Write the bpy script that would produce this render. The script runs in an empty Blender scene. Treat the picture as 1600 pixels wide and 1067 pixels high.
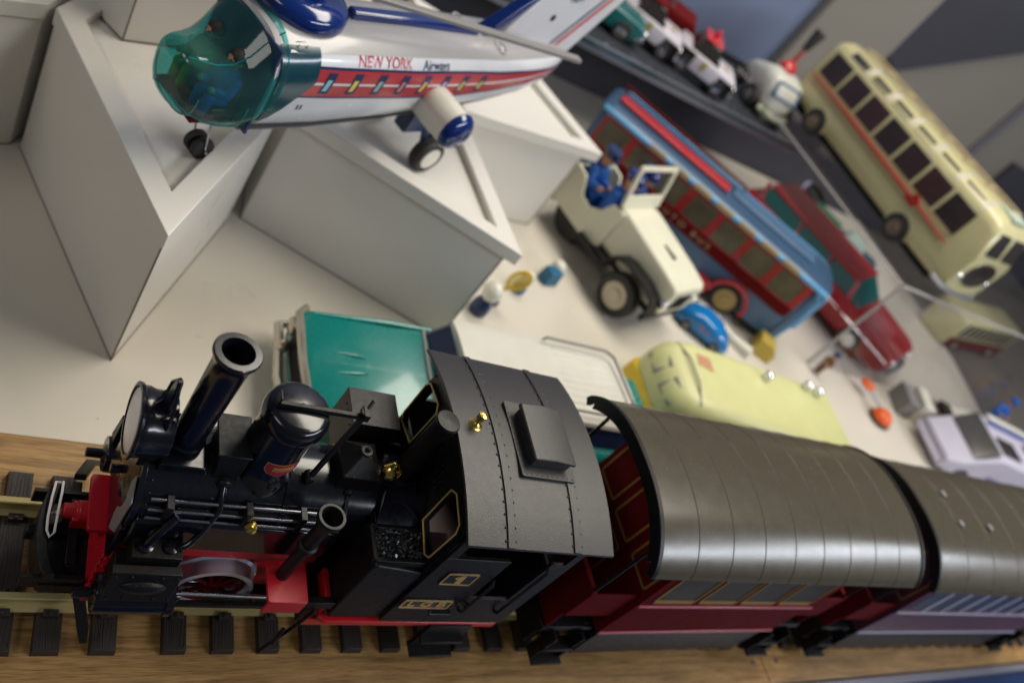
import bpy, bmesh, math, random
from mathutils import Matrix, Vector
S = 0.001                     # everything below is written in millimetres
random.seed(4)
SC = bpy.context.scene
COL = SC.collection
PI = math.pi

# ------------------------------------------------------------------ camera
cd = bpy.data.cameras.new('camera'); cam = bpy.data.objects.new('camera', cd); COL.objects.link(cam)
RX, RD, RF = ((0.80856065, -0.22012223, 0.54568843), (0.19723995, -0.77234307, -0.60380673), (0.55436997, 0.59584593, -0.58106933))
cam.matrix_world = Matrix(((RX[0], -RD[0], -RF[0], 0), (RX[1], -RD[1], -RF[1], 0), (RX[2], -RD[2], -RF[2], 0.405), (0, 0, 0, 1)))
cd.sensor_width = 36; cd.lens = 1308 / 1600 * 36
cd.clip_start = 0.01; cd.clip_end = 60
cd.dof.use_dof = True; cd.dof.focus_distance = 0.355; cd.dof.aperture_fstop = 7.2
SC.camera = cam

# ------------------------------------------------------------------ light
w = bpy.data.worlds.new('World'); SC.world = w; w.use_nodes = True
bg = w.node_tree.nodes['Background']; bg.inputs[0].default_value = (0.80, 0.88, 1.0, 1); bg.inputs[1].default_value = 0.07

def area(name, loc, target, sx, sy, power, color):
    l = bpy.data.lights.new(name, 'AREA'); l.shape = 'RECTANGLE'; l.size = sx * S; l.size_y = sy * S
    l.energy = power; l.color = color
    o = bpy.data.objects.new(name, l); COL.objects.link(o)
    o.location = Vector(loc) * S
    o.rotation_euler = (Vector(target) - Vector(loc)).to_track_quat('-Z', 'Y').to_euler()
    return o
area('ceiling_tube', (800, 560, 1150), (330, 330, 0), 1150, 420, 17.5, (1.0, 0.93, 0.80))
area('shop_window', (1500, -640, 900), (420, 200, 100), 1500, 150, 16, (0.86, 0.91, 1.0))
area('left_fill', (-900, 0, 1050), (100, 350, 40), 900, 300, 3.4, (1.0, 0.96, 0.90))  # added fill lamp that brightens the left-facing sides, no real tube
SC.view_settings.view_transform = 'Standard'; SC.view_settings.look = 'None'
SC.view_settings.exposure = -0.06; SC.view_settings.gamma = 1.0; SC.view_settings.use_curve_mapping = False
SC.render.engine = 'CYCLES'
SC.cycles.max_bounces = 8; SC.cycles.transparent_max_bounces = 12

# ------------------------------------------------------------------ materials
def mat(name, col, rough=0.4, metal=0.0, coat=0.0, var=0.08, vscale=60, bump=0.0, bscale=400, rvar=0.12, trans=0.0, ior=1.5, spec=0.5, alpha=1.0, dust=0.0, sheen=0.0):
    m = bpy.data.materials.new(name); m.use_nodes = True
    nt = m.node_tree; N = nt.nodes; L = nt.links; b = N['Principled BSDF']
    b.inputs['Roughness'].default_value = rough; b.inputs['Metallic'].default_value = metal
    b.inputs['Coat Weight'].default_value = coat; b.inputs['Coat Roughness'].default_value = 0.08
    b.inputs['Transmission Weight'].default_value = trans; b.inputs['IOR'].default_value = ior
    b.inputs['Specular IOR Level'].default_value = spec; b.inputs['Alpha'].default_value = alpha
    tc = N.new('ShaderNodeTexCoord'); no = N.new('ShaderNodeTexNoise'); no.inputs['Scale'].default_value = vscale; no.inputs['Detail'].default_value = 5
    L.new(tc.outputs['Object'], no.inputs['Vector'])
    mx = N.new('ShaderNodeMix'); mx.data_type = 'RGBA'
    mx.inputs[6].default_value = (*[c * (1 - var) for c in col], 1); mx.inputs[7].default_value = (*[min(1, c * (1 + var)) for c in col], 1)
    L.new(no.outputs['Fac'], mx.inputs[0])
    last = mx.outputs[2]
    if dust:
        d = N.new('ShaderNodeTexNoise'); d.inputs['Scale'].default_value = 1100; d.inputs['Detail'].default_value = 3
        L.new(tc.outputs['Object'], d.inputs['Vector'])
        r = N.new('ShaderNodeValToRGB'); r.color_ramp.elements[0].position = 0.62; r.color_ramp.elements[1].position = 0.74
        L.new(d.outputs['Fac'], r.inputs[0])
        mu = N.new('ShaderNodeMath'); mu.operation = 'MULTIPLY'; mu.inputs[1].default_value = dust; L.new(r.outputs[0], mu.inputs[0])
        m2 = N.new('ShaderNodeMix'); m2.data_type = 'RGBA'; m2.inputs[7].default_value = (0.30, 0.29, 0.27, 1)
        L.new(mu.outputs[0], m2.inputs[0]); L.new(last, m2.inputs[6]); last = m2.outputs[2]
    L.new(last, b.inputs['Base Color'])
    if rvar:
        mr = N.new('ShaderNodeMapRange'); mr.inputs['To Min'].default_value = max(0.02, rough - rvar / 2); mr.inputs['To Max'].default_value = min(1, rough + rvar / 2)
        n2 = N.new('ShaderNodeTexNoise'); n2.inputs['Scale'].default_value = vscale * 4; n2.inputs['Detail'].default_value = 4
        L.new(tc.outputs['Object'], n2.inputs['Vector']); L.new(n2.outputs['Fac'], mr.inputs['Value']); L.new(mr.outputs[0], b.inputs['Roughness'])
    if bump:
        bn = N.new('ShaderNodeTexNoise'); bn.inputs['Scale'].default_value = bscale; bn.inputs['Detail'].default_value = 3
        L.new(tc.outputs['Object'], bn.inputs['Vector'])
        bu = N.new('ShaderNodeBump'); bu.inputs['Strength'].default_value = bump; bu.inputs['Distance'].default_value = 0.0006
        L.new(bn.outputs['Fac'], bu.inputs['Height']); L.new(bu.outputs[0], b.inputs['Normal'])
    return m

def clear_mat(name, col, refl=0.045, rough=0.05, haze=0.0):
    m = bpy.data.materials.new(name); m.use_nodes = True
    nt = m.node_tree; N = nt.nodes; L = nt.links; N.remove(N['Principled BSDF'])
    t = N.new('ShaderNodeBsdfTransparent'); t.inputs[0].default_value = (*col, 1)
    g = N.new('ShaderNodeBsdfGlossy'); g.inputs['Roughness'].default_value = rough; g.inputs[0].default_value = (1, 1, 1, 1)
    no = N.new('ShaderNodeTexNoise'); no.inputs['Scale'].default_value = 30
    mr = N.new('ShaderNodeMapRange'); mr.inputs['To Min'].default_value = rough; mr.inputs['To Max'].default_value = rough * 1.6; L.new(no.outputs['Fac'], mr.inputs['Value']); L.new(mr.outputs[0], g.inputs['Roughness'])
    lw = N.new('ShaderNodeLayerWeight'); lw.inputs['Blend'].default_value = 0.5
    pw = N.new('ShaderNodeMath'); pw.operation = 'POWER'; pw.inputs[1].default_value = 4.0; L.new(lw.outputs['Facing'], pw.inputs[0])
    f = N.new('ShaderNodeMath'); f.operation = 'MULTIPLY_ADD'; f.inputs[1].default_value = 0.5; f.inputs[2].default_value = refl; L.new(pw.outputs[0], f.inputs[0])
    x = N.new('ShaderNodeMixShader'); L.new(f.outputs[0], x.inputs[0]); L.new(t.outputs[0], x.inputs[1]); L.new(g.outputs[0], x.inputs[2])
    out = x.outputs[0]
    if haze:
        d = N.new('ShaderNodeBsdfDiffuse'); d.inputs[0].default_value = (*col, 1)
        x2 = N.new('ShaderNodeMixShader'); x2.inputs[0].default_value = haze; L.new(x.outputs[0], x2.inputs[1]); L.new(d.outputs[0], x2.inputs[2]); out = x2.outputs[0]
    L.new(out, N['Material Output'].inputs[0])
    return m

def wood_mat():
    m = bpy.data.materials.new('oak_laminate'); m.use_nodes = True
    nt = m.node_tree; N = nt.nodes; L = nt.links; b = N['Principled BSDF']
    tc = N.new('ShaderNodeTexCoord'); mp = N.new('ShaderNodeMapping'); mp.inputs['Scale'].default_value = (9, 120, 60)
    L.new(tc.outputs['Object'], mp.inputs['Vector'])
    n1 = N.new('ShaderNodeTexNoise'); n1.inputs['Scale'].default_value = 2.2; n1.inputs['Detail'].default_value = 8; n1.inputs['Distortion'].default_value = 0.8
    L.new(mp.outputs[0], n1.inputs['Vector'])
    mp2 = N.new('ShaderNodeMapping'); mp2.inputs['Scale'].default_value = (45, 900, 300); L.new(tc.outputs['Object'], mp2.inputs['Vector'])
    n2 = N.new('ShaderNodeTexNoise'); n2.inputs['Scale'].default_value = 2; n2.inputs['Detail'].default_value = 6; L.new(mp2.outputs[0], n2.inputs['Vector'])
    r = N.new('ShaderNodeValToRGB'); e = r.color_ramp.elements
    e[0].position = 0.28; e[0].color = (0.19, 0.10, 0.034, 1); e[1].position = 0.72; e[1].color = (0.47, 0.285, 0.11, 1)
    x = e.new(0.5); x.color = (0.35, 0.20, 0.07, 1)
    L.new(n1.outputs['Fac'], r.inputs[0])
    r2 = N.new('ShaderNodeValToRGB'); r2.color_ramp.elements[0].position = 0.36; r2.color_ramp.elements[0].color = (0.55, 0.5, 0.45, 1); r2.color_ramp.elements[1].position = 0.52; r2.color_ramp.elements[1].color = (1, 1, 1, 1)
    L.new(n2.outputs['Fac'], r2.inputs[0])
    mx = N.new('ShaderNodeMix'); mx.data_type = 'RGBA'; mx.blend_type = 'MULTIPLY'; mx.inputs[0].default_value = 0.8
    L.new(r.outputs[0], mx.inputs[6]); L.new(r2.outputs[0], mx.inputs[7]); L.new(mx.outputs[2], b.inputs['Base Color'])
    b.inputs['Roughness'].default_value = 0.42
    bu = N.new('ShaderNodeBump'); bu.inputs['Strength'].default_value = 0.25; bu.inputs['Distance'].default_value = 0.0004; L.new(n2.outputs['Fac'], bu.inputs['Height']); L.new(bu.outputs[0], b.inputs['Normal'])
    return m

def laminate_mat(name, col):
    m = mat(name, col, 0.30, var=0.05, vscale=7, rvar=0.14)
    nt = m.node_tree; N = nt.nodes; L = nt.links; b = N['Principled BSDF']
    src = b.inputs['Base Color'].links[0].from_socket
    tc = N.new('ShaderNodeTexCoord'); v = N.new('ShaderNodeTexVoronoi'); v.inputs['Scale'].default_value = 30; v.inputs['Randomness'].default_value = 1
    L.new(tc.outputs['Object'], v.inputs['Vector'])
    r = N.new('ShaderNodeValToRGB'); r.color_ramp.elements[0].position = 0.018; r.color_ramp.elements[0].color = (1, 1, 1, 1); r.color_ramp.elements[1].position = 0.035; r.color_ramp.elements[1].color = (0, 0, 0, 1)
    L.new(v.outputs['Distance'], r.inputs[0])
    mu = N.new('ShaderNodeMath'); mu.operation = 'MULTIPLY'; mu.inputs[1].default_value = 0.45; L.new(r.outputs[0], mu.inputs[0])
    mx = N.new('ShaderNodeMix'); mx.data_type = 'RGBA'; mx.inputs[7].default_value = (0.25, 0.23, 0.2, 1)
    L.new(mu.outputs[0], mx.inputs[0]); L.new(src, mx.inputs[6]); L.new(mx.outputs[2], b.inputs['Base Color'])
    return m

WOOD = wood_mat()
WHITE = laminate_mat('white_laminate', (0.63, 0.585, 0.505))
BOXW = laminate_mat('pedestal_laminate', (0.72, 0.69, 0.64))
EDGE = mat('dirty_edge', (0.20, 0.16, 0.13), 0.7)
DARKWALL = mat('charcoal_panel', (0.052, 0.050, 0.066), 0.5, vscale=5, var=0.2)
GREYWALL = mat('grey_panel', (0.24, 0.22, 0.19), 0.55, vscale=4, var=0.1)
BLUEWALL = mat('blue_grey_panel', (0.16, 0.20, 0.32), 0.5, vscale=3, var=0.25)
FLOORM = mat('dark_carpet', (0.11, 0.095, 0.085), 0.8, vscale=20, var=0.2)
BLACK = mat('black_gloss_plastic', (0.0045, 0.005, 0.010), 0.19, coat=0.2, dust=0.04, rvar=0.12, vscale=90)
BLACKM = mat('black_satin_plastic', (0.0065, 0.006, 0.006), 0.42, spec=0.30, dust=0.14, rvar=0.2, vscale=90, bump=0.15)
CABROOF = mat('matt_grey_roof', (0.025, 0.0235, 0.0245), 0.42, dust=0.14, rvar=0.10, bump=0.18, bscale=1500)
SLEEPER = mat('brown_black_sleeper', (0.028, 0.021, 0.017), 0.55, bump=0.3)
RED = mat('red_plastic', (0.52, 0.010, 0.022), 0.36, rvar=0.12, dust=0.10)
REDD = mat('maroon_plastic', (0.12, 0.006, 0.007), 0.6, spec=.08)
REDB = mat('bright_red_paint', (0.55, 0.012, 0.02), 0.3, coat=0.3)
BRASS = mat('brass', (0.80, 0.58, 0.16), 0.22, 1.0)
RAILM = mat('rail_brass', (0.66, 0.54, 0.25), 0.24, 0.55, vscale=30, var=.03, rvar=.03)
STEEL = mat('steel', (0.55, 0.56, 0.60), 0.25, 1.0)
TYRE = mat('polished_tyre', (0.62, 0.65, 0.74), 0.22, 0.55)
CHROME = mat('chrome', (0.85, 0.86, 0.9), 0.08, 1.0)
GREYP = mat('grey_plastic', (0.22, 0.21, 0.21), 0.45)
LENS = mat('frosted_lens', (0.92, 0.88, 0.84), 0.3)
GOLD = mat('gold_line', (0.62, 0.40, 0.14), 0.4, 0.2)
CARROOF = mat('olive_satin_roof', (0.070, 0.060, 0.042), 0.25, rvar=0.10, vscale=30, spec=0.6, dust=0.22)
CREAM = mat('cream_tin', (0.58, 0.54, 0.30), 0.32, coat=0.25)
PALEY = mat('pale_yellow_paint', (0.62, 0.62, 0.30), 0.4)
YEL = mat('yellow_paint', (0.75, 0.52, 0.02), 0.35)
TEAL = mat('teal_paint', (0.0, 0.21, 0.19), 0.28, coat=0.5)
TEALD = mat('dark_teal_paint', (0.0, 0.10, 0.10), 0.3, coat=0.4)
CARW = mat('ivory_paint', (0.70, 0.68, 0.60), 0.3, coat=0.3)
JEEPW = mat('ivory_plastic', (0.70, 0.68, 0.54), 0.38)
WHITEP = mat('white_tin', (0.66, 0.67, 0.72), 0.25, coat=0.4)
SILV = mat('silver_white_tin', (0.36, 0.35, 0.36), 0.30, 0.0, coat=0.4, var=.05, rvar=.03, vscale=25)
REDT = mat('red_tin', (0.40, 0.012, 0.020), 0.32, coat=0.3)
HRED = mat('faded_red_print', (0.42, 0.035, 0.05), 0.3, coat=0.4)
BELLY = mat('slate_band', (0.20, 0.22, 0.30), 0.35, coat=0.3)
BLUE = mat('royal_blue_plastic', (0.004, 0.022, 0.15), 0.15, coat=0.5)
BLUEU = mat('bright_blue_uniform', (0.010, 0.10, 0.42), 0.45)
SKY = mat('light_blue_tin', (0.10, 0.33, 0.60), 0.3, coat=0.3)
STEELB = mat('steel_blue_tin', (0.06, 0.13, 0.24), 0.35, coat=0.2)
NAVY = mat('navy', (0.012, 0.03, 0.10), 0.3)
RUBBER = mat('rubber', (0.022, 0.020, 0.019), 0.65)
TAN = mat('tan_hub', (0.42, 0.33, 0.19), 0.4)
GLASSD = mat('dark_window', (0.035, 0.030, 0.028), 0.12, coat=0.4)
GLASSB = mat('brown_window', (0.12, 0.10, 0.07), 0.2, var=0.5, vscale=60)
SKIN = mat('skin_plastic', (0.55, 0.27, 0.15), 0.5)
ORANGE = mat('orange_plastic', (0.75, 0.11, 0.01), 0.4)
GREEN = mat('green_plastic', (0.02, 0.13, 0.07), 0.4)
COAL = mat('coal', (0.012, 0.012, 0.014), 0.22, bump=1.0, bscale=900, coat=0.3)
LAV = mat('lavender_white', (0.52, 0.50, 0.62), 0.4)
PINK = mat('pink_red', (0.60, 0.10, 0.13), 0.35, coat=0.4)
CANOPY = clear_mat('teal_canopy', (0.20, 0.62, 0.61), haze=.09)
ACRYL = clear_mat('clear_acrylic', (0.90, 0.90, 0.91), refl=0.012, rough=0.10)
ACREDGE = mat('acrylic_edge', (0.42, 0.40, 0.40), 0.3)
GLASSEDGE = mat('green_glass_edge', (0.02, 0.06, 0.06), 0.15, coat=0.5)
GLASSTOP = mat('smoked_glass', (0.045, 0.05, 0.06), 0.15)
PALELINE = mat('pale_metal_strip', (0.30, 0.30, 0.36), 0.3, 0.5)

# ------------------------------------------------------------------ mesh builder
class M:
    def __init__(s): s.bm = bmesh.new(); s.T = Matrix.Identity(4)
    def v(s, p): return s.bm.verts.new((s.T @ Vector(p)) * S)
    def f(s, vs, mi=0):
        try:
            x = s.bm.faces.new(vs); x.material_index = mi; return x
        except ValueError: return None
    def loft(s, rings, cap0=True, cap1=True, closed=True, mi=0):
        R = [[s.v(p) for p in r] for r in rings]
        n = len(R[0])
        for a, b in zip(R, R[1:]):
            for i in range(n if closed else n - 1):
                j = (i + 1) % n; s.f((a[i], a[j], b[j], b[i]), mi)
        if cap0: s.f(list(reversed(R[0])), mi)
        if cap1: s.f(R[-1], mi)
        return s
    def box(s, x0, x1, y0, y1, z0, z1, mi=0):
        return s.loft([[(x0, y0, z0), (x1, y0, z0), (x1, y1, z0), (x0, y1, z0)], [(x0, y0, z1), (x1, y0, z1), (x1, y1, z1), (x0, y1, z1)]], mi=mi)
    def prism(s, poly, axis, a, b, mi=0):
        f = {'x': lambda p, t: (t, p[0], p[1]), 'y': lambda p, t: (p[0], t, p[1]), 'z': lambda p, t: (p[0], p[1], t)}[axis]
        return s.loft([[f(p, a) for p in poly], [f(p, b) for p in poly]], mi=mi)
    def frame(s, d):
        d = Vector(d).normalized(); u = d.orthogonal().normalized(); return u, d.cross(u), d
    def cyl(s, p0, p1, r0, r1=None, n=20, mi=0, cap0=True, cap1=True):
        r1 = r0 if r1 is None else r1; p0 = Vector(p0); p1 = Vector(p1); u, w_, d = s.frame(p1 - p0)
        ring = lambda p, r: [p + (u * math.cos(2 * PI * i / n) + w_ * math.sin(2 * PI * i / n)) * r for i in range(n)]
        return s.loft([ring(p0, r0), ring(p1, r1)], cap0, cap1, mi=mi)
    def lathe(s, c, prof, d=(0, 0, 1), n=32, mi=0):
        c = Vector(c); u, w_, d = s.frame(d)
        return s.loft([[c + d * z + (u * math.cos(2 * PI * i / n) + w_ * math.sin(2 * PI * i / n)) * max(r, 0.01) for i in range(n)] for r, z in prof], mi=mi)
    def tube(s, pts, r, n=8, mi=0):
        P = [Vector(p) for p in pts]; rr = r if isinstance(r, (list, tuple)) else [r] * len(P)
        rings = []; u = None
        for i, p in enumerate(P):
            d = (P[min(i + 1, len(P) - 1)] - P[max(i - 1, 0)]).normalized()
            u = d.orthogonal().normalized() if u is None else (u - d * u.dot(d)).normalized()
            w_ = d.cross(u)
            rings.append([p + (u * math.cos(2 * PI * k / n) + w_ * math.sin(2 * PI * k / n)) * rr[i] for k in range(n)])
        return s.loft(rings, mi=mi)
    def ball(s, c, r, sc=(1, 1, 1), n=16, mi=0, lo=-1.0):
        rings = []
        k = n // 2
        for i in range(k + 1):
            t = math.acos(lo) * (1 - i / k)
            rings.append([(c[0] + r * sc[0] * max(math.sin(t), 0.01) * math.cos(2 * PI * j / n), c[1] + r * sc[1] * max(math.sin(t), 0.01) * math.sin(2 * PI * j / n), c[2] + r * sc[2] * math.cos(t)) for j in range(n)])
        return s.loft(rings, mi=mi)
    def torus(s, c, R_, r, d=(0, 0, 1), n=32, k=8, mi=0):
        c = Vector(c); u, w_, d = s.frame(d); R = []
        for i in range(n):
            a = 2 * PI * i / n; e = u * math.cos(a) + w_ * math.sin(a)
            R.append([c + e * (R_ + r * math.cos(2 * PI * j / k)) + d * (r * math.sin(2 * PI * j / k)) for j in range(k)])
        R.append(R[0]); return s.loft(R, False, False, mi=mi)
    def build(s, name, mats, parent=None, bevel=0.0, seg=2, smooth=38, loc=None, sub=0, weld=True):
        if weld: bmesh.ops.remove_doubles(s.bm, verts=s.bm.verts, dist=1e-7)
        bmesh.ops.recalc_face_normals(s.bm, faces=s.bm.faces)
        me = bpy.data.meshes.new(name); s.bm.to_mesh(me); s.bm.free()
        for mm in (mats if isinstance(mats, (list, tuple)) else [mats]): me.materials.append(mm)
        me.shade_smooth(); me.set_sharp_from_angle(angle=math.radians(smooth))
        o = bpy.data.objects.new(name, me); COL.objects.link(o)
        if parent: o.parent = parent
        if loc: o.location = Vector(loc) * S
        if sub:
            md = o.modifiers.new('s', 'SUBSURF'); md.levels = sub; md.render_levels = sub
        if bevel:
            md = o.modifiers.new('b', 'BEVEL'); md.width = bevel * S; md.segments = seg; md.limit_method = 'ANGLE'; md.angle_limit = math.radians(40)
            md.harden_normals = False
        return o

def split_build(m, name, mats, parent=None, bevel=0.0, **k):
    # build separate pieces of one mesh as objects of their own
    bm = m.bm; bmesh.ops.remove_doubles(bm, verts=bm.verts, dist=1e-7); bm.verts.ensure_lookup_table()
    seen = set(); isl = []
    for v in bm.verts:
        if v.index in seen: continue
        st = [v]; seen.add(v.index); I = []
        while st:
            q = st.pop(); I.append(q.index)
            for e in q.link_edges:
                o = e.other_vert(q)
                if o.index not in seen: seen.add(o.index); st.append(o)
        isl.append(I)
    co = [v.co.copy() for v in bm.verts]
    bb = lambda I: ([min(co[i][a] for i in I) - .0004 for a in range(3)], [max(co[i][a] for i in I) + .0004 for a in range(3)])
    ch = True
    while ch:
        ch = False; B_ = [bb(I) for I in isl]
        for i in range(len(isl)):
            for j in range(i + 1, len(isl)):
                if all(B_[i][0][a] <= B_[j][1][a] and B_[j][0][a] <= B_[i][1][a] for a in range(3)):
                    isl[i] += isl[j]; isl.pop(j); ch = True; break
            if ch: break
    faces = [[v.index for v in f.verts] for f in bm.faces]; bm.free(); out = []
    for I in isl:
        S_ = set(I); mp = {}; n = M()
        for f in faces:
            if f[0] in S_:
                for i in f:
                    if i not in mp: mp[i] = n.bm.verts.new(co[i])
                try: n.bm.faces.new([mp[i] for i in f])
                except ValueError: pass
        out.append(n.build(name, mats, parent, bevel=bevel, **k))
    return out

def text(name, body, size, matl, parent, mtx, depth=0.15, sx=1.0, bold=0.0):
    cu = bpy.data.curves.new(name, 'FONT'); cu.body = body; cu.size = size * S; cu.extrude = depth * S; cu.align_x = 'CENTER'; cu.align_y = 'CENTER'; cu.offset = bold * S
    t = bpy.data.objects.new(name, cu); COL.objects.link(t)
    bpy.context.view_layer.update()
    me = bpy.data.meshes.new_from_object(t.evaluated_get(bpy.context.evaluated_depsgraph_get()))
    bpy.data.objects.remove(t); bpy.data.curves.remove(cu)
    me.materials.clear(); me.materials.append(matl)
    o = bpy.data.objects.new(name, me); COL.objects.link(o); o.parent = parent
    mm = mtx.copy(); mm.translation = mm.translation * S
    o.matrix_local = mm @ Matrix.Diagonal((sx, 1, 1, 1))
    return o
def face_mtx(loc, right, up):
    r = Vector(right).normalized(); u = Vector(up); u = (u - r * u.dot(r)).normalized(); n = r.cross(u)
    return Matrix(((r.x, u.x, n.x, loc[0]), (r.y, u.y, n.y, loc[1]), (r.z, u.z, n.z, loc[2]), (0, 0, 0, 1)))

def tag(o, label, cat=None, group=None):
    if label: o['label'] = label
    if cat: o['category'] = cat
    if group: o['group'] = group
    return o
def thing(name, label, cat, loc=(0, 0, 0), yaw=0, group=None):
    o = bpy.data.objects.new(name, None); COL.objects.link(o); o.empty_display_size = 0.02
    o.location = Vector(loc) * S; o.rotation_euler = (0, 0, math.radians(yaw))
    return tag(o, label, cat, group)
def struct(o): o['kind'] = 'structure'; return o
def kids(o): return [c for c in bpy.data.objects if c.parent == o]
def dup(o, parent=None):
    c = o.copy(); COL.objects.link(c); c.parent = parent
    for ch in kids(o):
        if ch is not c: dup(ch, c)
    return c
def rect(x0, x1, y0, y1, r=0, n=4):
    if r == 0: return [(x0, y0), (x1, y0), (x1, y1), (x0, y1)]
    P = []
    for cx, cy, a in ((x1 - r, y0 + r, -90), (x1 - r, y1 - r, 0), (x0 + r, y1 - r, 90), (x0 + r, y0 + r, 180)):
        for i in range(n + 1):
            t = math.radians(a + 90 * i / n); P.append((cx + r * math.cos(t), cy + r * math.sin(t)))
    return P
def inset(poly, d):
    n = len(poly); out = []
    ar = sum(poly[i][0] * poly[(i + 1) % n][1] - poly[(i + 1) % n][0] * poly[i][1] for i in range(n)); sg = 1 if ar > 0 else -1
    for i in range(n):
        p = Vector(poly[i]); a = (p - Vector(poly[i - 1])).normalized(); b = (Vector(poly[(i + 1) % n]) - p).normalized()
        na = Vector((-a.y, a.x)) * sg; nb = Vector((-b.y, b.x)) * sg
        m_ = na + nb; k = d / max(0.2, (1 + na.dot(nb))); q = p + m_ * k; out.append((q.x, q.y))
    return out
def ringframe(m, outer, inner, axis, a, b):
    f = {'x': lambda p, t: (t, p[0], p[1]), 'y': lambda p, t: (p[0], t, p[1]), 'z': lambda p, t: (p[0], p[1], t)}[axis]
    R = [[f(p, a) for p in outer], [f(p, b) for p in outer], [f(p, b) for p in inner], [f(p, a) for p in inner], [f(p, a) for p in outer]]
    m.loft(R, False, False); return m
def rivets(m, pts, r=0.5, d=(0, 0, 1)):
    for p in pts: m.lathe(p, [(r, -0.1), (r * 0.9, r * 0.4), (r * 0.4, r * 0.7), (0.02, r * 0.75)], d, n=6)
def arc(half, ze, zc, n=16):
    # circular arc through (-half,ze),(0,zc),(half,ze)
    h = zc - ze; R_ = (half * half + h * h) / (2 * h); a0 = math.asin(half / R_)
    return [(R_ * math.sin(-a0 + 2 * a0 * i / n), zc - R_ + R_ * math.cos(-a0 + 2 * a0 * i / n)) for i in range(n + 1)]

# ------------------------------------------------------------------ setting
m = M(); m.box(-900, 3200, -500, 3000, -60, -50); struct(m.build('floor', FLOORM))
shelf = [(-500, 128), (1215, 150), (1234, 351), (1275, 450), (1306, 530), (1335, 627), (1340, 760), (1335, 953), (-500, 953)]
m = M(); m.prism(shelf, 'z', -28, -10); struct(m.build('shelf', WHITE, bevel=2))
m = M(); m.prism([(1240, 150), (2300, 150), (2300, 953), (1352, 953), (1352, 627), (1320, 530), (1250, 340)], 'z', -40, -16); struct(m.build('side_counter', FLOORM))
m = M(); m.box(-500, 1110, 955, 975, -50, 113); struct(m.build('lower_back_wall', DARKWALL))
m = M(); m.box(-500, 955, 1010, 1030, 113, 900); struct(m.build('back_wall', BLUEWALL))
m = M(); m.box(944, 1110, 992, 1006, -50, 900); struct(m.build('wall_panel', GREYWALL))
m = M(); m.prism([(1111, 236), (1158, 222), (1368, 362), (1900, 720), (1900, 1100), (1111, 1100)], 'y', 1000, 1008); struct(m.build('dark_wall_panel', DARKWALL))
m = M(); m.box(1111, 2400, 1012, 1030, -50, 1200); struct(m.build('wall_panel', GREYWALL))
m = M(); m.box(1471, 1480, 998, 1011, -50, 312); struct(m.build('pale_wall_strip', PALELINE))
m = M(); m.box(1600, 2300, 1000, 1010, -50, 205); struct(m.build('dark_wall_panel', DARKWALL))
m = M(); m.box(1111, 1900, 955, 975, -50, 60); struct(m.build('lower_back_wall', DARKWALL))
# front frame below the board
m = M(); m.prism([(-300, 112), (545, 123), (1400, 147), (1400, 152.5), (545, 130.2), (-300, 121)], 'z', -24, -4); struct(m.build('front_ledge', PALELINE, bevel=1))
m = M(); m.prism([(-300, -40), (1400, -10), (1400, 146.6), (545, 122.6), (-300, 111)], 'z', -60, -12); struct(m.build('front_sill', NAVY, bevel=1))

# wooden board, two lengths butted at a joint
def board(name, poly, label, screws):
    t = thing(name, label, 'board')
    m = M(); m.prism(poly, 'z', -9.7, 0); m.build('plank', WOOD, t, bevel=0.6)
    if screws:
        m = M()
        for x, y in screws: m.lathe((x, y, 0.1), [(1.7, 0), (1.6, 0.5), (0.9, 0.5), (0.8, 0.1)], n=12)
        m.build('screw_heads', STEEL, t)
board('wooden_board', [(-350, 122), (543.4, 131), (546.5, 268), (-350, 267)], 'oak coloured board under the locomotive and track, meeting a joint by the carriage', [(533, 146)])
board('wooden_board', [(544.2, 131), (1215, 149), (1215, 268.5), (547.3, 268)], 'oak coloured board under the second carriage at the far right end of the track', [(560, 147)])

# ------------------------------------------------------------------ display pedestals
def pedestal(label, poly, over, z0=-10, z1=98.5, rim=14, depth=6, band=11):
    t = thing('display_pedestal', label, 'pedestal', group='white pointed display pedestals')
    body = inset(poly, over)
    m = M(); m.prism(body, 'z', z0, z1 - band - 0.6); m.build('side_panels', BOXW, t, bevel=0.5)
    m = M(); m.prism(inset(poly, over + 0.8), 'z', z1 - band - 0.6, z1 - band); m.build('shadow_gap', EDGE, t)
    inn = inset(poly, rim)
    m = M(); ringframe(m, poly, inn, 'z', z1 - band, z1); m.build('top_rim', BOXW, t, bevel=0.6)
    m = M(); m.prism(inset(poly, rim + 0.05), 'z', z1 - band, z1 - depth); m.build('recessed_top', BOXW, t)
    e = M(); e.tube([(body[0][0], body[0][1], z0 + 0.2), (body[0][0], body[0][1], z1 - band)], 0.55, 6); e.build('corner_joint', EDGE, t)
    e = M(); e.prism(inset(poly, over - 0.5), 'z', z0 - 0.1, z0 + 0.7); e.build('foot_joint', EDGE, t)
    return t
pedestal('white pointed pedestal nearest the viewer, carrying the helicopter nose wheel', [(83, 329), (154, 478), (90, 640), (17, 492)], 1.2)
pedestal('white pointed pedestal in the middle, carrying the helicopter main wheel', [(326, 402), (309, 560), (180, 650), (157.5, 481)], 5)
pedestal('white pointed pedestal beside the jeep, below the helicopter tail', [(474, 590), (424, 690), (290, 730), (313, 566)], 8)
pedestal('white pedestal at the left edge of the photo', [(-170, 398), (13, 492), (80, 650), (-300, 560)], 1.2)
pedestal('taller white block standing on the pedestals behind the helicopter nose', [(54, 492), (170, 545), (130, 760), (-60, 690), (30, 520)], 0.6, z0=93, z1=190)

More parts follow.
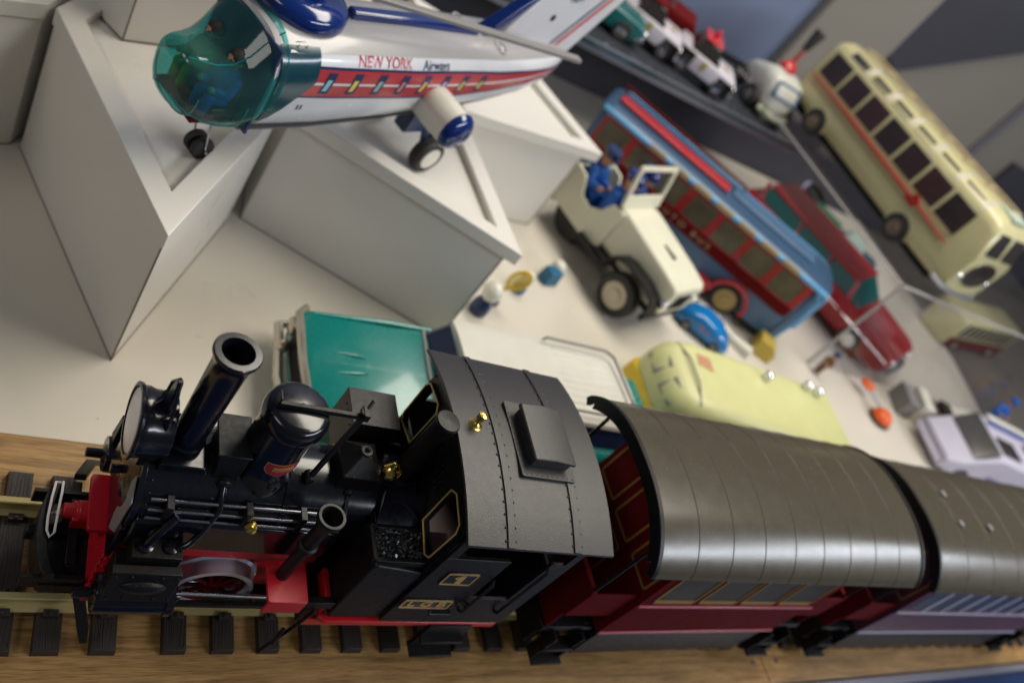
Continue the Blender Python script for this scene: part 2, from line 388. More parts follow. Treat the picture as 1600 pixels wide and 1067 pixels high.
# ------------------------------------------------------------------ track: every sleeper is a part of its track length
def track(label, xs, x0, x1):
    t = thing('railway_track', label, 'track', (0, 200, 0))
    def sleeper(x):
        m = M(); rng = random.Random(int(x))
        m.loft([[(-5.6, -44, 0), (5.6, -44, 0), (5.6, 44, 0), (-5.6, 44, 0)], [(-5.2, -43.4, 4.4), (5.2, -43.4, 4.4), (5.2, 43.4, 4.4), (-5.2, 43.4, 4.4)]])
        for k in range(7):                                    # raised wood grain
            xx = -4.3 + k * 1.43; w_ = rng.uniform(0.22, 0.38)
            pts = [(xx + 0.5 * math.sin(j * 0.9 + k + rng.random()), -42 + j * 7, 4.4) for j in range(13)]
            m.tube([(p[0], p[1], 4.35) for p in pts], w_, 5)
        for s in (-1, 1):
            for q in (-1, 1):
                m.box(-3, 3, s * 22.8 + q * 4.6 - 1.6, s * 22.8 + q * 4.6 + 1.6, 4.2, 7.4)
                m.lathe((0, s * 22.8 + q * 4.9, 7.4), [(1.1, 0), (1.1, 0.7), (0.5, 0.9)], n=8)
        o = m.build('sleeper', SLEEPER, t, bevel=0.25); o.location = (x * S, 0, 0); return o
    for x in xs: sleeper(x)
    for s in (-1, 1):
        m = M(); c = s * 22.9
        m.prism([(c - 3.6, 4.6), (c + 3.6, 4.6), (c + 3.6, 5.4), (c + 0.7, 6.4), (c + 0.7, 10.6), (c + 1.7, 11.3), (c + 1.7, 13.6), (c + 1.2, 14), (c - 1.2, 14), (c - 1.7, 13.6), (c - 1.7, 11.3), (c - 0.7, 10.6), (c - 0.7, 6.4), (c - 3.6, 5.4)], 'x', x0, x1)
        m.build('rail', RAILM, t)
    return t
track('brass rails on dark sleepers, the length under the locomotive and first carriage', [1, 24, 45, 64, 87] + [118 + 22.9 * i for i in range(19)], -60, 544)
track('brass rails on dark sleepers, the far length under the second carriage', [553 + 22.9 * i for i in range(21)], 544.4, 1030)

# ------------------------------------------------------------------ locomotive (local y = 0 on the track centre)
L = thing('steam_locomotive', 'black toy steam locomotive with red frame and tall chimney at the front of the train', 'locomotive', (0, 200, 0))
BZ, BR = 86, 22
# boiler
m = M(); m.lathe((76, 0, BZ), [(BR, 0), (BR, 30), (BR + .5, 30), (BR + .5, 33), (BR - .6, 33.2), (BR - .6, 58), (BR, 58.2), (BR, 60.5), (BR - .6, 60.7), (BR - .6, 86), (BR, 86.2), (BR, 88.5), (BR - .6, 88.7), (BR - .6, 122)], (1, 0, 0), n=64)
b = m.build('boiler', BLACK, L)
m = M()
for xx in (79, 103.5, 108.2): rivets(m, [(xx, -(BR) * math.cos(a), BZ + BR * math.sin(a)) for a in [math.radians(-20 + 14 * i) for i in range(9)]], 0.55, (0, -1, 0.6))
m.build('rivets', BLACK, b)
# smokebox front
m = M(); m.lathe((76.5, 0, BZ), [(BR + 1.5, 0), (BR + 1.5, -2.2), (BR - 1.5, -2.6), (BR - 2.5, -2.2), (BR - 5, -3.2), (6, -5.2), (0.1, -5.4)], (1, 0, 0), n=48)
m.lathe((71, 0, BZ), [(2, 0), (2, -4), (0.1, -4.2)], (1, 0, 0), n=12)
m.box(73.5, 75.5, -24, 24, 56, 80)
d_ = m.build('smokebox_door', BLACK, L, bevel=0.2)
m = M(); m.prism([(-14, 62), (-21.5, 72), (-21.5, 96), (-13, 103), (-10, 90), (-11, 70)], 'x', 73.0, 73.8); m.build('front_plate', GREYP, L, bevel=0.3)  # grey piece painting the light reflected by the black smokebox side
m = M(); m.prism([(79, 106), (99, 106), (97.5, 110.5), (80.5, 110.5)], 'y', -11.5, 11.5); m.build('smokebox_saddle', BLACK, L, bevel=0.5)
m = M(); m.box(77, 166, -24.4, 24.4, 66, 88); m.build('boiler_skirt', BLACK, L, bevel=1.5)
# chimney
m = M(); m.lathe((89, 0, 108), [(9.5, 0), (8.8, 1.2), (7.2, 2.4), (6.9, 4.4), (7.4, 4.8), (7.4, 5.8), (6.5, 6.3), (6.4, 8), (7.2, 53), (7.4, 58), (8.6, 61.5), (9.2, 62.6), (9.2, 63.8), (8.8, 64.3), (6.4, 64.3), (6.1, 63.6), (5.9, 30), (0.1, 29)], n=64)
m.build('chimney', BLACK, L)
# front lamp with bracket
m = M(); m.lathe((80, 0, 121), [(0.1, 0), (13, 0), (13.4, -8), (14.2, -10), (14.2, -12.4), (15.2, -12.8), (15.2, -14.2), (13.6, -14.4), (13.3, -13)], (1, 0, 0), n=48)
m.box(72, 80, -9, 9, 104, 112)
lamp = m.build('headlamp', BLACK, L, bevel=0.2)
m = M(); m.lathe((67, 0, 121), [(13.4, 0), (12.5, -0.9), (8, -1.6), (0.1, -2)], (1, 0, 0), n=40); m.build('lens', LENS, lamp)
m = M(); m.prism([(-4.5, 131), (4.5, 131), (2.0, 147), (0.9, 149.4), (-0.9, 149.4), (-2.0, 147)], 'x', 74.4, 76.6)
m.box(74, 79, -7, -5.4, 108, 134); m.box(74, 79, 5.4, 7, 108, 134)
for z in (136, 139, 142): m.lathe((76, 0, z), [(1.4, 0), (1.4, 1), (0.4, 1.2)], (1, -.4, 0.5), n=8)
m.tube([(76, -9, 128), (76, -8.4, 138), (75.6, -1.2, 149)], 0.8, 8); m.tube([(76, 9, 128), (76, 8.4, 138), (75.6, 1.2, 149)], 0.8, 8)
m.build('lamp_bracket', BLACK, lamp, bevel=0.3)
# steam dome
m = M(); m.lathe((124, 0, 100), [(16, 0), (14.5, 5), (13.2, 8), (12.7, 12), (12.6, 36.5), (13.9, 37.2), (14.2, 38.4), (14.15, 42.0), (13.6, 44.3), (12.2, 45.7), (10.4, 46.2), (0.1, 46.6)], n=64)
dome = m.build('steam_dome', BLACK, L)
m = M(); m.torus((124, 0, 137.8), 13.75, 0.2, n=64); m.build('dome_ring', GREYP, dome)
m = M(); R_ = 12.85                                                 # curved red badge on the dome
def badge(R_, half, z0, z1, mats, nm):
    m = M(); G = []
    for j in range(7):
        v_ = j / 6; z = z0 + (z1 - z0) * v_; hw = half * (1 if v_ > .55 else math.sqrt(max(0.03, 1 - (1 - v_ / .55) ** 2)))
        G.append([(124 + R_ * math.sin(math.radians(12 + hw * (i / 12 * 2 - 1))), -R_ * math.cos(math.radians(12 + hw * (i / 12 * 2 - 1))), z) for i in range(13)])
    m.loft(G, False, False, closed=False); return m.build(nm, mats, dome)
badge(12.85, 35, 112.6, 121.6, GOLD, 'badge_rim'); badge(12.98, 33.6, 112.9, 121.3, mat('badge_red', (.28, .02, .03), .4), 'badge')
m = M()
for i in range(9):
    a = math.radians(12 + (i - 4) * 4.6); m.tube([(124 + 13.1 * math.sin(a), -13.1 * math.cos(a), 117), (124 + 13.1 * math.sin(a + .03), -13.1 * math.cos(a + .03), 119.2)], 0.28, 5)
m.build('badge_lettering', GOLD, dome)
m = M(); m.lathe((126, -12.2, 105.5), [(4.4, 0), (4.2, 1.2), (1.5, 1.5), (1.4, 2.4), (0.1, 2.6)], (0, -1, 0.15), n=20)
rivets(m, [(126 + 3 * math.cos(a), -13.5, 105.5 + 3 * math.sin(a)) for a in [i * PI / 3 for i in range(6)]], 0.5, (0, -1, 0))
m.build('dome_flange', BLACK, dome)
# valve bar across the dome
m = M(); m.box(113, 152, -2.6, -0.6, 146.8, 149.2); m.box(113, 114, -2.6, 2.2, 148, 152.2)
for x in (116, 124, 132): m.lathe((x, -1, 147), [(1.6, 0), (1.6, 1.2), (0.6, 1.4)], n=8)
m.lathe((150, -1.4, 150.6), [(2.3, 0), (2.3, 1), (1.2, 1.2)], n=12)
m.tube([(150, -1.4, 150), (153, 3, 154)], 0.9, 8)
m.prism([(149, 148), (152, 148), (152, 152), (149, 152)], 'y', -4.2, 1.6)
m.loft([[(149, -2.8, 149), (151.4, -2.8, 149), (151.4, -0.8, 149), (149, -0.8, 149)], [(142, -9, 108), (144.4, -9, 108), (144.4, -7.4, 108), (142, -7.4, 108)]])
m.cyl((143, -10.5, 108), (143, -5, 108), 2)
m.build('regulator_linkage', BLACKM, L, bevel=0.25)
# sand box behind the chimney
m = M(); m.loft([[(101.5, -12, 96), (112.5, -12, 96), (112.5, 8, 96), (101.5, 8, 96)], [(101.5, -11, 111), (112.5, -11, 111), (112.5, 8, 111), (101.5, 8, 111)], [(100, -10, 119), (113, -10, 119), (113, 10, 119), (100, 10, 119)]])
m.box(99.4, 113.6, -10.6, 10.6, 119, 120)
m.lathe((107, -13, 104), [(3.0, 0), (2.8, 1.5), (1.2, 2)], (0, -1, 0), n=14)
m.build('sand_box', BLACKM, L, bevel=0.4)
m = M(); m.tube([(107, -14, 103), (107.5, -21.5, 97), (105, -24.5, 82), (101, -28, 78), (97, -29, 75), (95.5, -28.5, 72)], 1.5, 10); m.build('sand_pipe', BLACK, L)
# square sand dome with pyramid lid
m = M(); m.loft([[(157, -10.5, 94), (174, -10.5, 94), (174, 10.5, 94), (157, 10.5, 94)], [(156, -10, 114), (174.5, -10, 114), (174.5, 10, 114), (156, 10, 114)], [(162.8, -3, 121.6), (167.6, -3, 121.6), (167.6, 3, 121.6), (162.8, 3, 121.6)]])
m.lathe((165.2, 0, 121.4), [(3.2, 0), (3.1, .9), (1.1, 1.2), (1.0, 2.6), (.1, 3)], n=16)
m.lathe((163, -11, 104), [(2.4, 0), (2.2, 1.4), (1, 2)], (0, -1, 0), n=14)
m.tube([(163, -12, 103), (163, -21, 98), (161, -24, 80)], 1.1, 8)
m.build('sand_dome', BLACKM, L, bevel=0.35)
# brass safety valve
m = M(); m.lathe((180, -4, 105), [(2.8, 0), (2.8, 5), (3.9, 6.5), (4.2, 8.5), (3.6, 11), (1.8, 12.6), (1.4, 15), (.1, 15.4)], n=28)
m.tube([(175.8, -4, 114), (175.6, -4, 118), (178, -4, 120.4), (182, -4.4, 119.6), (184.2, -5, 116), (184.6, -5.6, 110)], 0.55, 8)
m.box(183.4, 184.6, -6.4, -4.4, 113, 117); m.build('safety_valve', BRASS, L)
# closed steam stack before the cab and the turret behind it
m = M(); m.lathe((190, 0, 106), [(7.4, 0), (7.4, 1.6), (5.6, 2.4), (5.4, 5), (5.4, 44), (6.0, 45), (6.0, 46.6), (5.6, 47.2), (0.1, 47.8)], n=40)
m.build('steam_stack', BLACKM, L)
# handrails and pipes along the boiler
m = M()
for yy, zz, r in ((-20.2, 98.5, 0.75), (-22.4, 94.2, 0.75), (-23.6, 90.0, 0.7)): m.tube([(80, yy, zz), (152, yy, zz)], r, 10)
m.build('boiler_pipes', mat('dull_steel', (.22,.22,.25), .28, .9), L)
m = M()
for x in (86, 118, 142):
    m.box(x, x + 3, -24.5, -18, 88.5, 99.6)
m.tube([(86, -22, 93), (90, -24, 84), (88, -26, 70)], 1, 8)
split_build(m, 'pipe_brackets', BLACKM, L, bevel=0.3)
m = M(); m.lathe((122, -23.6, 92), [(1.4, 0), (1.4, 1), (2.7, 1.6), (2.7, 2.8), (1.4, 3.4), (1.4, 4.6), (1.9, 5), (.1, 5.4)], (0, -1, 0.35), n=18); m.build('brass_valve', BRASS, L)
# frame
m = M(); m.box(76, 168, -17.5, 17.5, 22, 60); m.prism([(76, 56), (166, 56), (166, 64), (156, 66), (96, 66), (84, 64), (76, 62)], 'y', -22, 22)
fr = m.build('frame', RED, L, bevel=0.5)
m = M()
for k in range(5): rivets(m, [(75.6 - .75 * j + k * 2.5, -15.4 - 2.25 * j, 50 - 2.25 * j) for j in range(8)], 0.62, (-.4, -.8, .4))
rivets(m, [(75.8 - .75 * j, -13 + 3 * q, 49.6 - 2.25 * j) for j in range(7) for q in range(5)], 0.62, (-1, 0, .3))
rivets(m, [(x, -22.1, 63) for x in range(98, 156, 5)], 0.5, (0, -1, 0)); m.build('rivets', RED, fr)
m = M(); m.loft([[(76, -15, 50), (84, -15, 50), (84, 16, 50), (76, 16, 50)], [(70, -33, 32), (80, -33, 32), (80, 22, 32), (70, 22, 32)]]); m.build('sloping_saddle', RED, L, bevel=0.4)
m = M(); m.prism([(100, 62), (103, 70), (110, 73), (128, 73.5), (150, 73), (158, 66), (158, 60), (146, 62), (125, 64)], 'y', -21.5, -19.5); m.build('splasher', RED, L, bevel=0.5)
# front beam, coupler, buffer
m = M(); m.prism(rect(67, 78.6, -9.5, 18, 1.6), 'z', 48, 51)
m.build('buffer_beam', RED, L, bevel=0.3)
m = M(); rivets(m, [(77.6, -8.5 + 2.9 * k, 51) for k in range(10)], 0.5); m.build('beam_rivets', RED, L)
m = M(); m.lathe((69, 2.5, 44), [(5, 0), (5, -5), (3.6, -5.5), (3.4, -11), (1.6, -11.4)], (1, 0, 0), n=20); m.box(62, 69, -2.5, 7.5, 38, 45); m.build('coupler_pocket', RED, L, bevel=0.4)
m = M()                                                               # black curved centre buffer with wire loop
G = []
for i in range(13):
    a = math.radians(-62 + i * 124 / 12); y = -6 + 24 * math.sin(a); x = 49 + 7 * (1 - math.cos(a)) * 1.2
    G.append([(x, y, 28), (x + 5, y, 28), (x + 4.4, y, 44), (x, y, 44)])
m.loft(G); m.prism([(53, -28), (72, -28), (72, 17), (53, 17), (50, 4), (50, -14)], 'z', 30, 35); m.box(46, 70, -5, -1, 30, 37); m.box(46, 70, -27, -25, 31, 40); m.box(47, 70, 13, 15, 31, 40)
cb = m.build('centre_buffer', BLACKM, L, bevel=0.3)
m = M(); m.tube([(56, 16, 44), (54, 15, 46), (53, 7, 46.4), (52.4, -2, 46), (52.6, -8, 45.4), (54, -11, 45), (55.6, -9, 45.4), (56, 1, 46.6), (56.6, 10, 47), (57, 16, 45)], 0.55, 8); m.build('wire_loop', LENS, cb)
m = M(); m.tube([(53, 1, 43), (59, 2, 44)], [0.4, 1.8], 10); m.build('coupling_pin', TAN, cb)
m = M()
for s, k in ((-1, 0), (1, 9)):                                          # flat rail guards either side
    m.loft([[(62, s * 19 + k * .3, 38), (67, s * 19 + k * .3, 38), (67, s * 21 + k * .3, 40), (62, s * 21 + k * .3, 40)], [(68, s * 28 + k, 27), (73, s * 28 + k, 27), (73, s * 30 + k, 29), (68, s * 30 + k, 29)], [(73, s * 36 + k, 15), (78, s * 36 + k, 15), (78, s * 38 + k, 16), (73, s * 38 + k, 16)], [(76, s * 40 + k, 8), (79, s * 40 + k, 8), (79, s * 42 + k, 9), (76, s * 42 + k, 9)]])
m.box(62, 66, -20, 21, 34, 38)
split_build(m, 'rail_guards', BLACKM, L, bevel=0.3)
# cylinders
for s in (-1, 1):
    m = M(); m.lathe((73, s * 34, 43), [(8.2, 0), (8.6, 1), (8.6, 28), (9.4, 28.2), (9.4, 31), (8.2, 32), (3, 32.4), (2.6, 35)], (1, 0, 0), n=36)
    m.lathe((73, s * 34, 43), [(5, 0), (3.4, -1), (2.4, -1.4), (2.2, -8), (.1, -8.3)], (1, 0, 0), n=18)
    cy = m.build('cylinder', BLACK, L)
    m = M(); m.loft([[(74, s * 34, 50.5), (101.5, s * 34, 50.5), (101.5, s * 41, 50.5), (74, s * 41, 50.5)], [(74, s * 34, 70), (101.5, s * 34, 70), (101.5, s * 38, 70), (74, s * 38, 70)]])
    m.box(76, 100, min(s * 24, s * 34.5), max(s * 24, s * 34.5), 46, 64); m.box(80, 100, min(s * 23, s * 33), max(s * 23, s * 33), 60, 74.5)
    vc = m.build('valve_chest', BLACKM, cy, bevel=0.35)
    m = M(); m.ball((88, s * 39.2, 60.5), 1, (9.5, 2.6, 4.6), n=20); rivets(m, [(x, s * (41.0 - (z - 50.5) * .154), z) for x in (76, 82, 94, 100) for z in (53, 67.6)], 0.8, (0, s, .15)); m.build('chest_cover', BLACKM, vc)
    m = M(); m.tube([(85, s * 28, 74), (86, s * 27.6, 80), (90, s * 25.5, 90), (92, s * 24, 94)], 1.8, 12); m.lathe((85, s * 28, 74.4), [(3.2, 0), (3.2, 1.2), (2, 1.6)], n=16); m.lathe((95, s * 28, 74.4), [(3.2, 0), (3.2, 1.2), (2, 1.6)], n=16)
    m.build('steam_pipe', BLACK, L)
# wheels and rods
def wheel(x, s, label=None):
    m = M(); c = (x, s * 21, 33.4)
    m.lathe((x, s * 17.5, 33.4), [(15.2, 0), (20.8, 0), (20.8, 2.2), (19.2, 3.0), (18.9, 9.6), (16.4, 9.8), (15.8, 9), (15.2, 0)], (0, s, 0), n=56)
    ww = m.build('wheel', TYRE, L)
    m = M(); m.torus((x, s * 24, 33.4), 14.7, 1.1, (0, 1, 0), n=40, k=8)
    for k in range(10):
        a = 2 * PI * k / 10; m.tube([(x + 3 * math.cos(a), s * 24.4, 33.4 + 3 * math.sin(a)), (x + 15 * math.cos(a), s * 24, 33.4 + 15 * math.sin(a))], [1.3, 0.8], 6)
    m.lathe((x, s * 21, 33.4), [(4.2, 0), (4.0, 4.6), (2, 5.2), (.1, 5.4)], (0, s, 0), n=16); m.build('spokes', REDD, ww)
for s in (-1, 1):
    for x in (125, 212): wheel(x, s)
for s in (-1, 1):
    m = M(); m.tube([(106, s * 31, 38.5), (152, s * 31, 37)], 1.1, 10); m.build('piston_rod', STEEL, L)
    m = M(); m.prism([(122, 29), (126, 28), (212, 28), (214, 31), (212, 34), (126, 34), (122, 33)], 'y', s * 28.4, s * 30.2); m.box(106, 168, s * 33 - 1.4, s * 33 + 1.4, 31, 33.5); m.build('side_rod', BLACKM, L, bevel=0.3)
    m = M(); m.lathe((146, s * 30.4, 31), [(2.4, 0), (2.4, 1.6), (1, 2)], (0, s, 0), n=12); m.build('rod_pin', BRASS, L)
# red step plate with hollow steam outlet
m = M(); m.prism(rect(141, 160, -44.5, -24, 1.5), 'z', 59, 61); m.box(141.4, 159.6, -44.4, -43.2, 50, 59); m.build('step_plate', RED, L, bevel=0.3)
m = M(); m.lathe((148.2, -31, 58), [(3.2, 0), (3.2, 2), (3.1, 30), (4.6, 30.6), (4.6, 33.2), (3.6, 33.8), (3.6, 44), (4.0, 50), (6.4, 56), (6.5, 57.4), (6.1, 58), (4.9, 58), (4.6, 56.6), (3.2, 48), (.1, 47)], n=44)
m.build('steam_outlet', BLACKM, L)
m = M(); m.box(158, 176, -42, -38.6, 50, 56); m.tube([(168, -43, 50), (163, -45, 36), (157, -47, 22), (154, -48, 14)], 1.0, 8); m.tube([(158, -46, 36), (157, -48, 24)], 1.2, 6); split_build(m, 'brake_lever', BLACKM, L, bevel=0.2)
# side tanks
for s in (-1, 1):
    m = M(); P = [(177, 43), (204, 43), (204, 92), (178, 97), (177, 97), (175, 94)]
    m.prism(P, 'y', s * 20, s * 43)
    tk = m.build('side_tank', BLACKM, L, bevel=0.8)
    m = M(); ringframe(m, [(p[0], s * p[1]) for p in rect(175, 204, 22, 41, 2)], [(p[0], s * p[1]) for p in rect(177.4, 201.6, 24.4, 38.6, 2)], 'z', 94.4, 98.4); m.build('tank_rim', BLACKM, tk, bevel=0.4)
    if s < 0:
        g = M(); n = 26; rr = random.Random(2); H_ = [[98 + rr.uniform(-1.3, 1.3) + 1.2 * math.sin(i / n * PI) * math.sin(j / 18 * PI) for i in range(n + 1)] for j in range(19)]
        G = [[(177.6 + 23.8 * i / n + rr.uniform(-.3, .3), -38.4 + 13.8 * j / 18 + rr.uniform(-.3, .3), H_[j][i]) for i in range(n + 1)] for j in range(19)]
        g.loft(G, False, False, closed=False); g.build('coal', COAL, tk, smooth=12)
    else:
        g = M(); g.box(163, 188, 18, 39, 92, 117); rivets(g, [(165 + 4 * k, 18, 115) for k in range(6)] + [(163, 20 + 4 * k, 113) for k in range(4)], .6, (-.5, -1, 0)); g.build('tool_box', BLACKM, tk, bevel=1.2)
    m = M(); rivets(m, [(175.2, s * (22 + 3.2 * k), 91) for k in range(6)] + [(176, s * 41, 50 + 5 * k) for k in range(9)], .5, (-1, 0, .2)); rivets(m, [(180 + 5 * k, s * 43, 89.5) for k in range(14)] + [(180 + 5.4 * k, s * 43, 47) for k in range(12)], .5, (0, s, .2)); m.build('rivets', BLACKM, tk)
# filler between tank and boiler: dark blue lid
m = M(); m.loft([[(178, -21, 99), (202, -21, 99), (202, -23, 99), (178, -23, 99)], [(180, -9, 108), (202, -9, 108), (202, -11, 108), (180, -11, 108)]]); m.box(178, 202, -22, -12, 92, 99); m.build('tank_lid', BLACK, L, bevel=0.3)
# running skirt in red
m = M(); P = rect(173, 279, -44.6, 44.6, 5)
ringframe(m, P, inset(P, 3.4), 'z', 38.4, 41.6); m.box(168, 282, -41.5, -39.5, 30, 37); m.box(173.2, 176, -40, -22, 38, 52)
m.build('running_board', REDB, L, bevel=0.5)
m = M(); m.box(170, 282, -36, 36, 22, 44); m.build('rear_frame', BLACKM, L)
# cab
cab = bpy.data.objects.new('cab', None)
m = M(); ya, yb = -42, 42
m.box(204, 240, -42, -40.2, 44, 112); m.box(204, 240, 40.2, 42, 44, 112)                         # side sheets
for s in (-1, 1):
    m.box(264, 277, min(s * 42, s * 40.2), max(s * 42, s * 40.2), 44, 112); m.box(240, 264, min(s * 42, s * 40.2), max(s * 42, s * 40.2), 44, 72)
    m.box(204, 209, min(s * 42, s * 40.2), max(s * 42, s * 40.2), 112, 138); m.box(272, 277, min(s * 42, s * 40.2), max(s * 42, s * 40.2), 112, 138)
    m.box(204, 277, min(s * 42, s * 40.2), max(s * 42, s * 40.2), 134, 139)
m.box(275.2, 277, -40, 40, 44, 96)
m.prism([(-40, 128)] + [(y, z - .4) for y, z in arc(40, 141, 147)] + [(40, 128)], 'x', 275.2, 277)
cab = m.build('cab', BLACKM, L, bevel=0.3)
m = M()   # front sheet with two window openings
yo = [(-40, 44), (40, 44), (40, 141)] + list(reversed(arc(40, 141, 147)))[1:-1] + [(-40, 141)]
wins = []
for s in (-1, 1): wins.append([(s * 20, 103.5), (s * 34.5, 100), (s * 37.5, 103), (s * 38, 127), (s * 36, 131), (s * 23, 133.5), (s * 19.5, 130.5)])
m.box(202.4, 204, -40, 40, 44, 102); m.prism([(-13, 102), (13, 102), (13, 146), (-13, 146)], 'x', 202.4, 204)
for s in (-1, 1):
    o_ = [(s * 13, 102), (s * 26, 102), (s * 40, 102), (s * 40, 118), (s * 40, 140.8), (s * 26, 144.4), (s * 13, 146)]
    i_ = [wins[0 if s < 0 else 1][k] for k in range(7)]
    ringframe(m, o_, i_, 'x', 202.4, 204)
fs = m.build('cab_front', BLACKM, L, bevel=0.2)
for s in (-1, 1):
    m = M(); Wn = wins[0 if s < 0 else 1]; ringframe(m, inset(Wn, -0.6), inset(Wn, 0.3), 'x', 200.6, 202.2); m.build('window_frame', BLACKM, fs, bevel=0.2)
    m = M(); ringframe(m, inset(Wn, -0.35), inset(Wn, 0.2), 'x', 200.1, 200.9); m.build('gold_line', GOLD, fs)
m = M(); rivets(m, [(202.2, 38.8, 106 + 4.6 * k) for k in range(8)] + [(202.2, -38.8, 104 + 4.6 * k) for k in range(8)] + [(202.2, -30 + 6 * k, 139.5 + 4 * math.cos((-30 + 6 * k) / 32)) for k in range(11)] + [(202.2, -36 + 6 * k, 99.4) for k in range(4)], .55, (-1, 0, 0)); m.build('rivets', BLACKM, fs)
m = M(); 
for k in range(8): m.lathe((201.4, 2 - 8 - 3 * (k % 3), 118 + 4 * (k // 3)), [(1.1, 0), (1.0, -1), (.1, -1.4)], (1, 0, 0), n=8)
m.build('cab_fittings', BLACK, L)
m = M(); m.box(240, 264, -39.4, 39.4, 43, 44.4); m.box(206, 236, -38, -8, 44, 70); m.build('cab_interior', mat('dark_maroon', (.035, .004, .005), .5), L)
m = M(); m.tube([(263, -42.6, 60), (263, -45, 62), (263, -45, 108), (263, -42.6, 110)], .8, 8); m.tube([(241, -42.6, 60), (241, -45, 62), (241, -45, 92), (241, -42.6, 94)], .8, 8); split_build(m, 'grab_rails', BLACK, L)
m = M(); m.box(236, 262, -46, -43.6, 16, 40); m.box(236, 262, -52, -43, 14, 16); m.box(236, 262, -50, -43, 27, 29); m.tube([(232, -44, 70), (234, -46.5, 70), (242, -46.5, 66), (244, -44, 66)], .9, 8); m.tube([(226, -43, 58), (226, -46, 56), (238, -46, 56), (238, -43, 56)], .8, 8); split_build(m, 'cab_steps', BLACKM, L, bevel=0.3)
# roof
A = arc(53, 139.5, 148.8, 24)
def roofstrip(x0, x1, up, t=1.6, a=A):
    m = M(); m.prism([(y, z + up) for y, z in a] + [(y, z - t + up) for y, z in reversed(a)], 'x', x0, x1); return m
roof = roofstrip(196.5, 279, 0).build('cab_roof', CABROOF, L, bevel=0.25)
roofstrip(217, 220.8, 0.8, 1.0).build('roof_strap', CABROOF, roof, bevel=0.15); roofstrip(254.5, 258.5, 0.8, 1.0).build('roof_strap', CABROOF, roof, bevel=0.15)
m = M()
for xx in (216.2, 221.4, 254.0, 259.0): rivets(m, [(xx, y_, 139.5 + 9.3 * (1 - (y_ / 53) ** 2) + .1) for y_ in [-50 + 5.6 * k for k in range(19)]], 0.62)
m.build('rivets', BLACK, roof)
m = M(); m.prism(rect(227.5, 259, -21, 21, 1), 'z', 146.2, 149.4); rivets(m, [(228.6, -19 + 3 * k, 149.4) for k in range(13)] + [(230 + 3 * k, -19.8, 149.4) for k in range(10)], .4)
m.build('hatch_base', CABROOF, roof, bevel=0.3)
m = M(); m.box(233, 255, -15, 15, 149, 154); m.prism([(231.6, 154), (256.4, 154), (256, 156), (244, 157.2), (232, 156)], 'y', -16, 16); m.build('roof_hatch', CABROOF, roof, bevel=0.6)
m = M(); m.lathe((207.5, 4, 148), [(3.6, 0), (3.6, 1), (2.4, 1.4), (1.2, 2.6), (1.1, 5), (2.2, 5.4), (2.2, 8.6), (1.0, 9), (.1, 9.2)], n=24); m.build('brass_whistle', BRASS, roof)
# number and maker's plates
m = M(); m.prism(rect(212.5, 230.5, 87.5, 99.5, 1), 'y', -42.9, -42.1); pl = m.build('number_plate', BLACK, L, bevel=0.15)
m = M(); ringframe(m, rect(213, 230, 88, 99, .8), rect(213.6, 229.4, 88.6, 98.4, .6), 'y', -43.3, -42.8); m.build('plate_border', GOLD, pl)
m = M(); m.prism([(220.4, 89.8), (223.4, 89.8), (223.4, 97.2), (221.4, 97.2), (218.4, 95.2), (218.9, 93.9), (220.4, 94.6)], 'y', -43.4, -42.85); m.build('number', GOLD, pl)
m = M(); m.prism(rect(205, 233, 61, 70.5, 1), 'y', -42.9, -42.1); pl = m.build('maker_plate', BLACK, L, bevel=0.15)
m = M(); ringframe(m, rect(205.4, 232.6, 61.4, 70.1, .8), rect(206.2, 231.8, 62.2, 69.3, .6), 'y', -43.3, -42.8); m.build('plate_border', GOLD, pl)
text('lettering', 'L G B', 7.4, GOLD, pl, face_mtx((219, -43.1, 65.8), (1, 0, 0), (0, 0, 1)), sx=1.25, bold=0.12)
cab.scale = fs.scale = (1, 1.07, 1)
for o_ in kids(L):
    if 'plate' in o_.name and ('number' in o_.name or 'maker' in o_.name) or 'grab' in o_.name: o_.location.y = -2.6 * S
# rear coupling
m = M(); m.box(277, 284, -34, 34, 24, 42); m.box(284, 302, -5, 5, 26, 34); m.prism([(300, 18), (303, 18), (303, 46), (300, 46)], 'y', -22, 10); m.build('rear_coupler', BLACKM, L, bevel=0.5)

